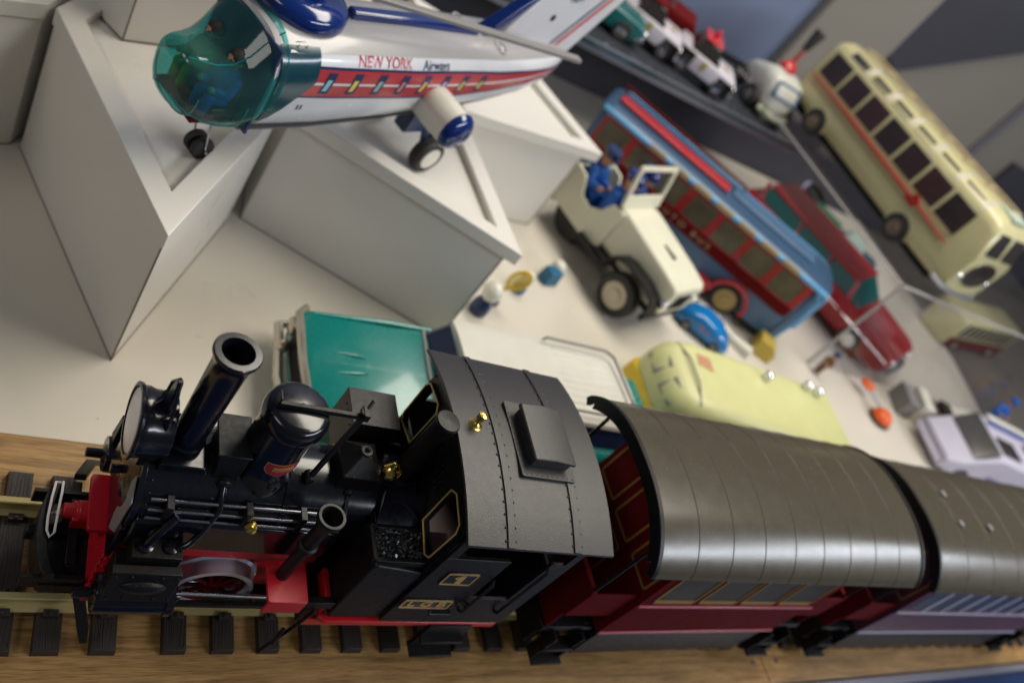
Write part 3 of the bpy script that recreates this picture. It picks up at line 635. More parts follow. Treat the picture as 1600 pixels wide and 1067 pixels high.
# ------------------------------------------------------------------ carriages
DGOLD = mat('dull_gold', (.34, .19, .04), .5)
PANE = mat('brown_pane', (.05, .042, .03), .45, var=.5, vscale=60, spec=.15)
def carriage(label, x0, x1, bodymat, wm, first):
    c = thing('railway_carriage', label, 'carriage', (x0, 192 if first else 196, 0 if first else -5), 1.0 if first else .4, group='passenger carriages behind the locomotive')
    Ln = x1 - x0; h = 44
    A2 = [(53 * u, 138 + 21.5 * (1 - abs(u) ** 2.5) ** .75) for u in [math.sin(math.radians(-90 + 180 * i / 40)) for i in range(41)]]
    R = []
    # roof profile, extruded, with curled lower edges
    prof = [(y, z) for y, z in A2]; prof = [(-53.8, 136)] + prof + [(53.8, 136)]
    inn = [(y * .975, z - 1.8) for y, z in reversed(prof)]
    m = M(); m.prism(prof + inn, 'x', 0, Ln); rf = m.build('roof', CARROOF, c, bevel=0.3)
    m = M(); k = 8
    seams = [Ln * (i + 1) / (k + 1) for i in range(k)]
    for xx in seams: m.prism([(y * 1.002, z + .25) for y, z in prof] + [(y * .99, z - .5) for y, z in reversed(prof)], 'x', xx - .5, xx + .5)
    m.build('roof_seams', CARROOF, rf, bevel=0.3)
    m = M(); m.prism([(y * 1.006, z + .9) for y, z in prof] + [(y * .93, z - 6.5 if abs(y) < 50 else z - 1.5) for y, z in reversed(prof)], 'x', -2.6, 0.4); m.prism([(y * 1.006, z + .9) for y, z in prof] + [(y * .93, z - 6.5 if abs(y) < 50 else z - 1.5) for y, z in reversed(prof)], 'x', Ln - .4, Ln + 2.2)
    split_build(m, 'roof_end_fascia', BLACKM, rf, bevel=0.4)
    if not first:
        m = M()
        for xx, yy in ((40, -12), (82, -12), (40, 12)): m.lathe((xx, yy, 160), [(3, 0), (2.6, 1.4), (.1, 2)], n=16)
        split_build(m, 'roof_vents', GREYP, rf)
    m = M(); a, bb = (40, Ln - 38)
    m.loft([[(a, -h, 46), (bb, -h, 46), (bb, h, 46), (a, h, 46)], [(a, -h, 84), (bb, -h, 84), (bb, h, 84), (a, h, 84)]])
    m.loft([[(a, -h, 84), (bb, -h, 84), (bb, h, 84), (a, h, 84)], [(a, -h + 2, 141), (bb, -h + 2, 141), (bb, h - 2, 141), (a, h - 2, 141)]])
    if first: m.prism([(-40, 140)] + [(y * .8, z - 2) for y, z in A2] + [(40, 140)], 'x', a, bb)
    body = m.build('body', bodymat, c, bevel=0.4)
    for s in (-1, 1):
        n = 4 if first else 9
        m = M(); m.box(a, bb, min(s * h, s * (h + 1.1)), max(s * h, s * (h + 1.1)), 83, 85); m.box(a, bb, min(s * h, s * (h + .8)), max(s * h, s * (h + .8)), 46, 48.5); m.build('belt_rail', PINK if first else LAV, body, bevel=0.3)
        wd = (bb - a - 12) / n
        for i in range(n):
            xa = a + 8 + i * wd; xb = xa + wd - 6
            yb_ = lambda z: s * (h - 2 * (z - 84) / 57 + .05)
            def quad(m, x0_, x1_, z0_, z1_, pr, t=.6):
                m.loft([[(x0_, yb_(z0_) + s * (pr - t), z0_), (x1_, yb_(z0_) + s * (pr - t), z0_), (x1_, yb_(z1_) + s * (pr - t), z1_), (x0_, yb_(z1_) + s * (pr - t), z1_)], [(x0_, yb_(z0_) + s * pr, z0_), (x1_, yb_(z0_) + s * pr, z0_), (x1_, yb_(z1_) + s * pr, z1_), (x0_, yb_(z1_) + s * pr, z1_)]])
            if first:
                m = M(); quad(m, xa - 1.2, xa, 90, 128, .7); quad(m, xb, xb + 1.2, 90, 128, .7); quad(m, xa, xb, 88, 91.5, .7); quad(m, xa, xb, 126.5, 128, .7); wf = m.build('window', DGOLD, body)
            else:
                m = M(); quad(m, xb + .4, xb + 4.6, 87, 134, .8); wf = m.build('window', LAV, body)
            m = M(); quad(m, xa, xb, 90.5, 127, .25); m.build('pane', wm, wf)
    # end wall door with gold lining, platform, railings
    for e, sx in ((a, -1), (bb, 1)):
        X = lambda t0, t1: (min(e + sx * t0, e + sx * t1), max(e + sx * t0, e + sx * t1))
        m = M(); x_, y_ = X(0.1, 1.4); m.prism(rect(-12, 12, 47, 132, 2), 'x', x_, y_); dr = m.build('door', REDD if first else bodymat, body, bevel=.3)
        m = M(); x_, y_ = X(1.4, 1.9); ringframe(m, rect(-10.5, 10.5, 92, 128, 2), rect(-9.3, 9.3, 93.2, 126.8, 1.4), 'x', x_, y_); ringframe(m, rect(-10.5, 10.5, 52, 86, 2), rect(-9.5, 9.5, 53, 85, 1.4), 'x', x_, y_); m.build('door_lining', DGOLD, dr)
        for s in (-1, 1):
            m = M(); x_, y_ = X(0.3, 0.9); ringframe(m, [(s * p[0], p[1]) for p in rect(17, 39, 92, 130, 2)], [(s * p[0], p[1]) for p in rect(18.2, 37.8, 93.2, 128.8, 1.4)], 'x', x_, y_); m.build('end_window_lining', DGOLD, body)
        m = M(); x_, y_ = X(0, 38); m.box(x_, y_, -40, 40, 41, 45); x_, y_ = X(31, 36); m.box(x_, y_, -38, 38, 22, 41)
        pf = m.build('platform', BLACKM, c, bevel=.4)
        m = M(); 
        for s in (-1, 1):
            x_, y_ = X(34, 36); m.box(x_, y_, min(s * 12, s * 39), max(s * 12, s * 39), 45, 88); x_, y_ = X(0, 36); m.box(x_, y_, min(s * 39, s * 40.4), max(s * 39, s * 40.4), 62, 88)
            x_, y_ = X(33.4, 36.6); m.box(x_, y_, min(s * 11, s * 40), max(s * 11, s * 40), 88, 90.4)
        split_build(m, 'railing', REDD, pf, bevel=.3)
        m = M()
        for s in (-1, 1): 
            x_ = e + sx * 35; m.cyl((x_, s * 38.5, 88), (x_, s * 38.5, 140), 1.1, n=10)
        split_build(m, 'roof_posts', BLACKM, pf)
        m = M()
        for s in (-1, 1):
            x_, y_ = X(6, 28); m.box(x_, y_, min(s * 38, s * 50), max(s * 38, s * 50), 14, 16); m.box(x_, y_, min(s * 38, s * 47), max(s * 38, s * 47), 27, 29); m.box(x_, x_ + 1.5, min(s * 38, s * 46), max(s * 38, s * 46), 15, 42); m.box(y_ - 1.5, y_, min(s * 38, s * 46), max(s * 38, s * 46), 15, 42)
        split_build(m, 'steps', BLACKM, pf, bevel=.3)
        m = M(); x_, y_ = X(36, 44); m.box(x_, y_, -5, 5, 26, 33); x_, y_ = X(43, 45.5); m.prism([(-15, 20), (15, 20), (15, 44), (-15, 44)], 'x', x_, y_); split_build(m, 'coupler', BLACKM, c, bevel=.5)
    m = M(); m.box(a - 6, bb + 6, -38, 38, 30, 45.5); m.box(a + 4, bb - 4, -43, -37, 13, 45.4); m.box(a + 4, bb - 4, 37, 43, 13, 45.4); split_build(m, 'chassis', BLACKM, c, bevel=.4)
    for xx in (a + 28, bb - 28):
        for s in (-1, 1):
            m = M(); m.lathe((xx, s * 20, 28), [(3, 5), (14.6, 5), (14.6, 0), (16.4, 0), (16.4, -1.6), (3, -1.6), (3, 5)], (0, s, 0), n=32); m.build('wheel', STEEL, c)
            m = M(); m.box(xx - 9, xx + 9, min(s * 34, s * 42), max(s * 34, s * 42), 20, 40); m.build('axle_box', BLACKM, c, bevel=1)
    return c
carriage('maroon carriage with olive roof and gold lined windows, coupled to the locomotive', 303, 541, REDD, PANE, True)
carriage('last carriage with olive roof and pale window pillars, at the right edge', 573, 905, mat('plum_plastic', (0.10, 0.03, 0.05), 0.35), GLASSD, False)

# ------------------------------------------------------------------ helicopter (local x runs to the tail, y < 0 faces the viewer)
HC = thing('toy_helicopter', 'large white toy helicopter with red window band and teal canopy, on the pedestals', 'helicopter', (101, 411, 92.5), 31)
SECT = [(-20, 26, 36, 92), (0, 30, 37, 99), (40, 31, 38, 100), (100, 31, 43, 100), (150, 29, 49, 99), (190, 28, 53.5, 98.5), (230, 24.5, 60, 98), (262, 18.5, 67, 97), (284, 10, 74, 95), (299, 2, 81, 91)]
def hsec(x):
    for a, b in zip(SECT, SECT[1:]):
        if x <= b[0]:
            t = (x - a[0]) / (b[0] - a[0]); return [a[i] + (b[i] - a[i]) * t for i in (1, 2, 3)]
    return SECT[-1][1:]
PE = 2.9
def hsurf(x, z):
    hw, z0, z1 = hsec(x); t = min(1, abs((z - (z0 + z1) / 2) / ((z1 - z0) / 2))); return hw * max(0, 1 - t ** PE) ** (1 / PE)
def sring(x, hw, z0, z1, n=40, p=PE):
    R = []
    for i in range(n):
        a = 2 * PI * i / n; c, s = math.cos(a), math.sin(a)
        R.append((x, hw * math.copysign(abs(c) ** (2 / p), c), (z0 + z1) / 2 + (z1 - z0) / 2 * math.copysign(abs(s) ** (2 / p), s)))
    return R
m = M(); xs = [-4, 4, 12, 25, 40, 60, 80, 100, 120, 140, 160, 180, 200, 220, 240, 255, 270, 280, 290, 298]
m.loft([sring(x, *hsec(x)) for x in xs]); HB = m.build('fuselage', [WHITEP], HC, smooth=60)
def hdecal(name, mt, x0, x1, z0, z1, off=.2, parent=HB, nx=24, nz=5, side=-1, slant=0):
    m = M(); G = []
    f0 = z0 if callable(z0) else (lambda x: z0); f1 = z1 if callable(z1) else (lambda x: z1)
    for j in range(nz + 1):
        row = []
        for i in range(nx + 1):
            x = x0 + (x1 - x0) * i / nx; z = f0(x) + (f1(x) - f0(x)) * j / nz; xx = x + slant * j / nz
            row.append((xx, side * (hsurf(xx, z) + off), z))
        G.append(row)
    m.loft(G, False, False, closed=False); return m.build(name, mt, parent, smooth=60)
# grey silver deck on the top
m = M(); G = []
for x in xs:
    hw, z0, z1 = hsec(x); row = []
    for i in range(17):
        y = -hw * .80 + 1.6 * hw * i / 16; t = min(.999, abs(y / hw)); row.append((x, y, (z0 + z1) / 2 + (z1 - z0) / 2 * (1 - t ** PE) ** (1 / PE) + .15))
    G.append(row)
m.loft(G, False, False, closed=False); m.build('upper_deck', SILV, HB, smooth=60)
m = M(); m.loft([[(p[0], p[1] * 1.004, p[2]) for p in sring(x, *hsec(x)) if p[2] <= hsec(x)[1] + 7.5] for x in xs[:8]] if False else [[(x, -hsec(x)[0] * .7, hsec(x)[1] - .1), (x, hsec(x)[0] * .7, hsec(x)[1] - .1), (x, hsec(x)[0] * .7, hsec(x)[1] + .4), (x, -hsec(x)[0] * .7, hsec(x)[1] + .4)] for x in xs]); m.build('belly_plate', GREYP, HB, smooth=60)
def band(x, a, b, taper):  # stripe narrows to the tail
    k = max(0, (x - 190) / 90); return a + (b - a) * 0 + k * taper
for sd in (-1, 1):
    up = lambda x: 86 + 0.0 * x - max(0, (x - 235)) * .03; lo = lambda x: 69.5 + max(0, x - 150) * .10
    hdecal('blue_outline', NAVY, 3, 278, lambda x: lo(x) - 1.3, lambda x: up(x) + 1.5, .12, side=sd)
    hdecal('red_band', HRED, 5.5, 277, lambda x: lo(x), lambda x: up(x), .22, side=sd)
    hdecal('white_line', WHITEP, 2, 278, lambda x: (lo(x) + up(x)) / 2 - .7, lambda x: (lo(x) + up(x)) / 2 + .7, .3, side=sd)
tints = [(.25, .5, .6), (.7, .55, .1), (.3, .4, .4), (.5, .2, .2), (.75, .5, .1), (.45, .35, .5), (.6, .45, .1), (.65, .55, .1)]
for i in range(8):
    x = 27 + i * 19.6
    wd = hdecal('window', NAVY, x, x + 6.4, 71.5 + max(0, x - 150) * .1, 84.5, .42, nx=4, slant=3.2)
    hdecal('passenger_print', mat('print_%d' % i, tints[i], .5), x + 1.6, x + 4.8, 73.5 + max(0, x - 150) * .1, 80.5, .55, parent=wd, nx=3, slant=2.0)
def htext(body, x, z, size, mt, nm, side=-1, off=.35):
    cu = bpy.data.curves.new('t', 'FONT'); cu.body = body; cu.size = size * S; cu.align_x = 'LEFT'; cu.offset = .06 * S; cu.resolution_u = 8
    t = bpy.data.objects.new('t', cu); COL.objects.link(t); bpy.context.view_layer.update()
    me = bpy.data.meshes.new_from_object(t.evaluated_get(bpy.context.evaluated_depsgraph_get())); bpy.data.objects.remove(t)
    for v in me.vertices:
        u, q = v.co.x / S * 1.12, v.co.y / S; v.co = Vector((x + u, side * (hsurf(x + u, z + q) + off), z + q)) * S
    me.materials.clear(); me.materials.append(mt); o = bpy.data.objects.new(nm, me); COL.objects.link(o); o.parent = HB; return o
htext('NEW YORK', 50, 88.4, 7.4, HRED, 'lettering'); htext('Airways', 104, 88.2, 7, NAVY, 'lettering')
m = M()
for (x0, x1, z0, z1) in ((8, 14, 92, 96), (18, 19, 60, 63), (20.5, 21.5, 60, 63)):
    for a, b, c, d in ((x0, x1, z0, z0 + .4), (x0, x1, z1 - .4, z1), (x0, x0 + .4, z0, z1), (x1 - .4, x1, z0, z1)):
        y = hsurf((a + b) / 2, (c + d) / 2) + .2; m.box(a, b, -y - .1, -y + .3, c, d)
split_build(m, 'hatch_outlines', GREYP, HB)
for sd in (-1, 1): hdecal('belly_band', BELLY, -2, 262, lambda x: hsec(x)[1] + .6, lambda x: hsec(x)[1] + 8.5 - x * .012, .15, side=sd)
# canopy shell and struts
CS = [(-43, 4, 53, 64), (-42, 10, 47, 70), (-39, 15, 42, 75), (-34, 19, 38, 75), (-26, 23, 35, 74.5), (-18, 26, 34, 76.5), (-11, 28.4, 34.5, 83), (-5, 30, 36, 94), (2, 31.2, 37.5, 101.5)]
m = M(); G = [sring(x, a, b, c, 40, 2.5) for x, a, b, c in CS]; m.loft(G, True, False); can = m.build('canopy', CANOPY, HC, smooth=70)
m = M()
for k in (3, 6): m.tube([G_ for G_ in G[k][16:40:1]] if False else [G[k][i] for i in range(20, 40)] + [G[k][0]], .4, 6)
for i in (13, 24, 34): m.tube([g[i] for g in G[1:]], .4, 6)
m.build('canopy_ribs', TEAL, can)
m = M(); G2 = [[(x + (-z + 92) * .28 + 3 if False else x, y, z) for (x, y, z) in sring(xx, *hsec(xx))] for xx in (-3, 4)]
G3 = []
for xx in (-2, 3, 8, 13, 18, 23):                                              # dark teal side panel behind the canopy
    G3.append([(xx, -(hsurf(max(0, xx), z) + .5), z) for z in [50 + xx * 1.25 + (95 - 50 - xx * 1.25) * t / 8 for t in range(9)]])
m.loft(G3, False, False, closed=False); m.build('side_window', mat('deep_teal_glass', (.006, .05, .075), .2, coat=.3), HB, smooth=60)
# cockpit: seat bulkhead, red floor, figures are things of their own
m = M(); m.box(-32, -6, -17, 17, 39, 42); m.build('cockpit_floor', REDD, HC, bevel=.5)
m = M(); m.box(-5, -3.5, -27, 27, 40, 94); m.build('bulkhead', NAVY, HC)
m = M(); m.box(-14, -8, -17, -3, 42, 66); m.box(-14, -8, 4, 18, 42, 66); m.box(-22, -8, -17, -3, 42, 48); m.box(-22, -8, 4, 18, 42, 48); split_build(m, 'seats', REDB, HC, bevel=1)
# rotor housing, mast and blades
m = M(); m.lathe((27, 9, 97.5), [(24, 0), (27, 1.0), (27.6, 2), (27.4, 7), (25.5, 10), (20, 12), (12, 12.8), (.1, 13)], n=64); cap = m.build('rotor_housing', BLUE, HC, smooth=50)
m = M(); m.lathe((27, 0, 109), [(7, 0), (6, 4), (3, 5), (3, 12), (.1, 13)], n=24); mast = m.build('rotor_mast', BLUE, HC)
for k in range(2):
    a = math.atan2(-45.7, 207.4) + k * PI; m = M(); m.T = Matrix.Translation((27, 0, 0)) @ Matrix.Rotation(a, 4, 'Z')
    m.loft([[(8, -2.4, 118.4), (8, 2.4, 118.4), (8, 2.4, 121), (8, -2.4, 121)], [(30, -3, 117.8), (30, 3, 117.8), (30, 3, 120.6), (30, -3, 120.6)], [(212, -3.2, 114.2), (212, 3.2, 114.2), (212, 3.2, 117.4), (212, -3.2, 117.4)]])
    m.tube([(6, 0, 120), (32, 0, 119.6)], 1.8, 8)
    m.build('rotor_blade', GREYP, HC, bevel=.7)
# blue spine and fin
m = M(); m.loft([[(57, -3.5, 98), (57, 3.5, 98), (57, 3.5, 105), (57, -3.5, 105)], [(150, -5, 97), (150, 5, 97), (150, 5, 104), (150, -5, 104)], [(172, -5.5, 96), (172, 5.5, 96), (172, 5.5, 102), (172, -5.5, 102)]]); m.build('spine', BLUE, HB, bevel=1.6, seg=3)
m = M(); m.loft([[(176, -5.2, 98), (186, -5.2, 98), (186, 5.2, 98), (176, 5.2, 98)], [(212, -4, 134), (220, -4, 134), (220, 4, 134), (212, 4, 134)]]); m.build('spine_riser', BLUE, HB, bevel=1.2)
m = M(); m.prism([(196, 96), (292, 84), (300, 98), (330, 150), (262, 156), (222, 134)], 'y', -3.4, 3.4); fin = m.build('tail_fin', WHITEP, HC, bevel=1.4, seg=3)
m = M(); m.prism([(266, 90.5), (270, 90), (317, 152), (313, 152.4)], 'y', -3.7, -3.3); m.build('fin_stripe', REDB, fin)
m = M(); m.prism([(259, 91.6), (262, 91.2), (309, 152.8), (306, 153)], 'y', -3.7, -3.3); m.build('fin_stripe', NAVY, fin)
m = M(); m.lathe((246, -3.2, 118), [(3.2, 0), (3.0, -.0), (2.6, .6), (.1, .6)], (0, -1, 0), n=18); m.build('fin_vent', BLACK, fin)
text('lettering', 'HEPT', 7, NAVY, fin, face_mtx((262, -3.5, 135), (1, 0, .1), (0, 0, 1)))
m = M()
for x, y in ((190, -14), (168, 12)): m.torus((x, y, 97.5), 5, .7, (0, -.25, 1), n=24, k=6); m.ball((x, y, 96.5), 4, (1, 1, .5), n=12)
split_build(m, 'deck_vents', SILV, HB)
m = M(); m.lathe((200, -10, 96.2), [(4.4, 0), (4.2, .7), (.1, .8)], (.0, -.2, 1), n=20); m.build('key_hole', BLACK, HB)
# pods and undercarriage
for s in (-1, 1):
    m = M(); m.lathe((128, s * 24, 64), [(11.5, 0), (13, 2), (13.4, 12), (13, 32)], (0, s, 0), n=40); pod = m.build('engine_pod', CARW, HC)
    m = M(); m.lathe((128, s * 55.5, 64), [(13.4, 0), (13.8, 1), (13, 3.6), (10, 6), (5, 7.4), (.1, 7.8)], (0, s, 0), n=40); m.build('pod_cap', BLUE, pod)
    m = M(); m.tube([(146, s * 20, 50), (160, s * 24, 15)], 3, 10); m.tube([(166, s * 18, 52), (162, s * 24, 15)], 2.2, 10); m.box(130, 168, s * 17 - 6, s * 17 + 6, 30, 58); split_build(m, 'undercarriage_leg', NAVY, HC, bevel=2)
    m = M(); m.lathe((162, s * 23, 14), [(6, 0), (12, 0), (14, 2.5), (14, 7.5), (12, 10), (6, 10)], (0, s, 0), n=32); wl = m.build('wheel', RUBBER, HC)
    m = M(); m.lathe((162, s * 24.2, 14), [(8.6, 0), (8.6, 9), (3, 9.8), (.1, 10)], (0, s, 0), n=28); m.build('hub', CARW, wl)
m = M(); m.tube([(-10, -7, 38), (-4, -6, 8)], .6, 6); m.tube([(-10, 7, 38), (-4, 6, 8)], .6, 6); m.cyl((-4, -8, 7), (-4, 8, 7), .8, n=8); split_build(m, 'nose_leg', STEEL, HC)
for s in (-1, 1):
    m = M(); m.lathe((-4, s * 1.2, 7), [(2, 0), (6.4, 0), (7, 1), (7, 3.4), (6.4, 4.2), (2, 4.2)], (0, s, 0), n=24); m.build('nose_wheel', RUBBER, HC)

# ------------------------------------------------------------------ small figures: one continuous body each
def figure(label, loc, yaw, suit, pose='sit', scale=1.0, hat=None, group='toy figures riding in the jeep'):
    t = thing('person', label, 'figure', loc, yaw, group)
    def body(name, mt, inflate, cloth):
        m = M()
        def cap_(a, b, r0, r1): m.tube([a, [(a[i] + b[i]) / 2 for i in range(3)], b], [r0 + inflate, (r0 + r1) / 2 + inflate, r1 + inflate], 12); m.ball(a, r0 + inflate, n=12); m.ball(b, r1 + inflate, n=12)
        cap_((0, 0, 2), (0, 0, 11), 4.6, 4.8)
        for s in (-1, 1):
            cap_((0, s * 4.8, 12), (3.4, s * 6.2, 6), 2.1, 1.7)
            cap_((3.4, s * 6.2, 6), (8.2 if cloth else 9.4, s * 4.0, 7.2), 1.7, 1.3)
            if pose == 'sit': cap_((0, s * 2.6, 1), (8.6, s * 3, 2.2), 2.5, 2.1); cap_((8.6, s * 3, 2.2), (9.6, s * 3, -4.5), 2.0, 1.5)
            else: cap_((0, s * 2.4, 1), (0, s * 2.8, -13), 2.5, 1.8)
        if not cloth:
            cap_((0, 0, 13), (0, 0, 16.5), 1.9, 1.8); m.ball((.6, 0, 20.2), 3.7, (1, .9, 1.12), n=14); m.ball((4.3, 0, 19.6), .8, n=8)
            for s in (-1, 1): m.ball((.3, s * 3.5, 19.8), .9, n=8); m.ball((10, s * 4.0, 7.4), 1.7, n=8)
        o = m.build(name, mt, t, weld=False); md = o.modifiers.new('r', 'REMESH'); md.mode = 'VOXEL'; md.voxel_size = .00055; md.use_smooth_shade = True
        return o
    b = body('body', SKIN, 0, False); body('uniform', suit, .45, True)
    if hat:
        m = M(); m.lathe((.2, 0, 21.2), [(3.9, 0), (4.1, 1.2), (4.9, 3.4), (4.4, 4.2), (.1, 4.9)], n=20); m.prism([(2.5, -3.4), (5.8, -2.2), (6.4, 0), (5.8, 2.2), (2.5, 3.4)], 'z', 21.2, 22); m.build('cap', hat, t)
    else:
        m = M(); m.ball((0, 0, 20.8), 3.95, (1, .98, 1.1), n=14, lo=-.1); m.build('hair', RUBBER, t)
    m = M()
    for s in (-1, 1): m.ball((4.0, s * 1.3, 20.6), .42, n=6)
    m.box(4.0, 4.3, -.8, .8, 17.9, 18.2); m.build('face_marks', BLACK, t)
    t.scale = (scale, scale, scale); return t

# ------------------------------------------------------------------ jeep (front axle at local 0, front towards +x)
J = thing('toy_jeep', 'open ivory toy jeep with black wings, in front of the red and blue bus', 'jeep', (567, 518, -10), -65.9)
def wheelset(parent, places, r, wd, hubmat, hubr, ringmat=None, nm='wheel'):
    for (x, y, s) in places:
        m = M(); m.lathe((x, y, r), [(hubr, 0), (r * .93, 0), (r, wd * .2), (r, wd * .8), (r * .93, wd), (hubr, wd), (hubr, wd * .85), (.1, wd * .8)], (0, s, 0), n=40)
        wl = m.build(nm, RUBBER, parent)
        m = M(); m.lathe((x, y + s * wd * .82, r), [(hubr + .4, 0), (hubr + .4, wd * .2), (hubr * .55, wd * .12), (hubr * .5, wd * .3), (.1, wd * .34)], (0, s, 0), n=32); m.build('hub', hubmat, wl)
        if ringmat:
            m = M(); m.lathe((x, y + s * wd * 1.0, r), [(hubr * .5, 0), (hubr * .5, .8), (.1, 1.1)], (0, s, 0), n=24); m.build('hub_cap', ringmat, wl)
wheelset(J, [(-92, -12, -1), (-92, 12, 1)], 21.5, 13, RUBBER, 12.5)  # rear hubs coloured black to stand for shadow under the body
wheelset(J, [(0, -32, -1), (0, 32, 1)], 21.5, 13, mat('cream_hub', (.55, .47, .35), .4), 12.5, GREYP)
m = M(); m.box(-118, 26, -14, 14, 18, 30); m.box(26, 31, -34, 34, 20, 27); m.box(-122, -118, -28, 28, 20, 27); split_build(m, 'chassis', BLACKM, J, bevel=1)
def jring(x, hw, z0, z1, r=4, cx=0): return [(x, cx + y, z) for y, z in rect(-hw, hw, z0, z1, r, 3)]
m = M(); m.loft([jring(-58, 29, 34, 74), jring(-50, 28.5, 33, 75), jring(10, 28, 31, 69), jring(30, 27.5, 31, 66), jring(34, 26, 33, 63, 5)]); hood = m.build('bonnet', JEEPW, J, bevel=.8)
m = M(); m.box(-15, 3, -3.4, 1.4, 69.6, 71.4); m.build('bonnet_vent', BLACKM, hood, bevel=.5)
m = M()
for k in range(7): m.box(34, 35, -12 + k * 4 - .8, -12 + k * 4 + .8, 38, 56)
m.build('grille', BLACKM, hood)
m = M(); P = [(-122, 24), (-66, 22), (-50, 30), (-50, 72), (-66, 70), (-72, 56), (-84, 48), (-96, 50), (-106, 66), (-122, 68)]
for s in (-1, 1): m.prism(P, 'y', s * 27.6, s * 31)
m.box(-120, -117.5, -31, 31, 30, 68); m.build('tub', JEEPW, J, bevel=.8)
m = M(); m.box(-117, -59, -29.5, 29.5, 26, 31); m.box(-59.5, -58, -29, 29, 30, 72); m.build('tub_floor', BLACK, J)
for s in (-1, 1):
    m = M(); W_ = [(-30, 26), (-26, 40), (-20, 47), (-10, 50), (12, 50), (27, 45), (31, 34), (33, 34), (29, 47.5), (13, 53), (-11, 53), (-22, 50), (-29, 42), (-34, 26)]
    m.prism(W_, 'y', s * 24, s * 45); m.box(-34, -60, s * 28, s * 44, 24, 27) if False else None
    m.build('front_wing', BLACKM, J, bevel=1)
    m = M(); m.box(-72, -32, min(s * 30, s * 42), max(s * 30, s * 42), 24, 27); m.build('running_board', BLACKM, J, bevel=.6)
    m = M(); m.lathe((31, s * 27, 46), [(.1, 0), (4.2, 0), (5, 2), (5, 5), (.1, 6)], (1, 0, 0), n=20); m.build('headlight', CHROME, J)
m = M(); m.T = Matrix.Translation((-58, 0, 74)) @ Matrix.Rotation(math.radians(-14), 4, 'Y')
ringframe(m, rect(-32, 32, 0, 43, 2), rect(-28, 28, 13, 38.5, 2), 'x', -1.6, 1.6); ringframe(m, rect(-32, 32, 0, 11, 1), rect(-28, 28, 3, 9, 1), 'x', -1.2, 1.2); m.build('windscreen', JEEPW, J, bevel=.7)
m = M(); m.box(-82, -76, -24, -4, 32, 50); m.box(-82, -76, 4, 24, 32, 50); m.box(-76, -64, -24, -4, 32, 42); m.box(-76, -64, 4, 24, 32, 42); m.box(-116, -100, -24, 24, 32, 46); split_build(m, 'seats', NAVY, J, bevel=1.5)
m = M(); J.scale = (1.08, 1.06, 1.06); m.torus((-63, -14, 62), 7.5, .9, (-.7, 0, .7), n=24); m.tube([(-58, -14, 56), (-63, -14, 62)], .9, 8); m.build('steering_wheel', BLACK, J)
def jl(x, y, z): a = math.radians(-65.9); return (567 + x * math.cos(a) - y * math.sin(a), 518 + x * math.sin(a) + y * math.cos(a), z - 10)
figure('toy driver in bright blue uniform and cap, in the jeep seat nearest the viewer', jl(-80, -15, 53), -66, BLUEU, scale=2.15, hat=BLUE)
figure('toy passenger in bright blue uniform, beside the jeep driver, next to the bus', jl(-84, 15, 55), -66, BLUEU, scale=2.15, hat=BLUE)
figure('toy passenger in blue on the back bench of the jeep', jl(-118, -12, 52), -66, BLUEU, scale=2.0, hat=NAVY)
def hl(x, y, z): a = math.radians(31); return (101 + x * math.cos(a) - y * math.sin(a), 411 + x * math.sin(a) + y * math.cos(a), z + 92.5)
figure('toy pilot in blue suit on the near seat behind the teal canopy', hl(-13, -10, 50), 211, BLUEU, scale=1.25, group='toy pilots in the helicopter')
figure('toy pilot in olive green suit on the far seat behind the teal canopy', hl(-13, 11, 50), 211, mat('olive_suit', (.35, .40, .02), .5), scale=1.25, group='toy pilots in the helicopter')

# ------------------------------------------------------------------ vintage bus, red and blue tin (near side is local y < 0)
V = thing('toy_bus', 'red and blue tin toy bus with gold trimmed roof edge, behind the jeep', 'bus', (680, 641, -10), -38.8)
def vring(x, hw, z0, z1, r=6): return [(x, y, z) for y, z in rect(-hw, hw, z0, z1, r, 4)]
m = M(); m.loft([vring(-160, 34, 20, 92, 9), vring(-154, 38, 14, 97), vring(100, 39.5, 12, 97), vring(140, 38, 12, 97), vring(154, 34, 13, 96, 9), vring(160, 28, 16, 90, 9)])
vb = m.build('body', STEELB, V, bevel=0)
def plate(x0, x1, z0, z1, y, mt, nm, parent, t=.7, r=0, bevel=.2):
    m = M(); m.prism(rect(x0, x1, z0, z1, r), 'y', y, y - t); return m.build(nm, mt, parent, bevel=bevel)
plate(-152, 146, 60, 96, -39.3, REDT, 'window_band', vb); 
belt = plate(-152, 146, 48, 60, -39.5, REDD, 'maroon_belt', vb, 1.0)
m = M(); m.tube([(-152, -40.8, 60.2), (146, -40.8, 60.2)], 1.0, 8); m.tube([(-152, -40.6, 47.6), (140, -40.6, 47.6)], .8, 8); m.build('belt_moulding', REDD, vb)
text('lettering', 'A U T O   B U S', 9, TAN, belt, face_mtx((-10, -40.7, 54), (1, 0, 0), (0, 0, 1)), sx=1.3)
for i in range(7):
    x = -148 + i * 42; wv = plate(x, x + 33, 62.5, 92, -40.1, mat('print_window_%d' % i, (.10, .085, .055), .25, var=.75, vscale=45, coat=.3), 'window', vb, .4, r=3)
    m = M(); ringframe(m, rect(x - 1.4, x + 34.4, 61.1, 93.4, 4), rect(x, x + 33, 62.5, 92, 3), 'y', -39.9, -41.2); m.build('window_frame', REDT, wv, bevel=.3)
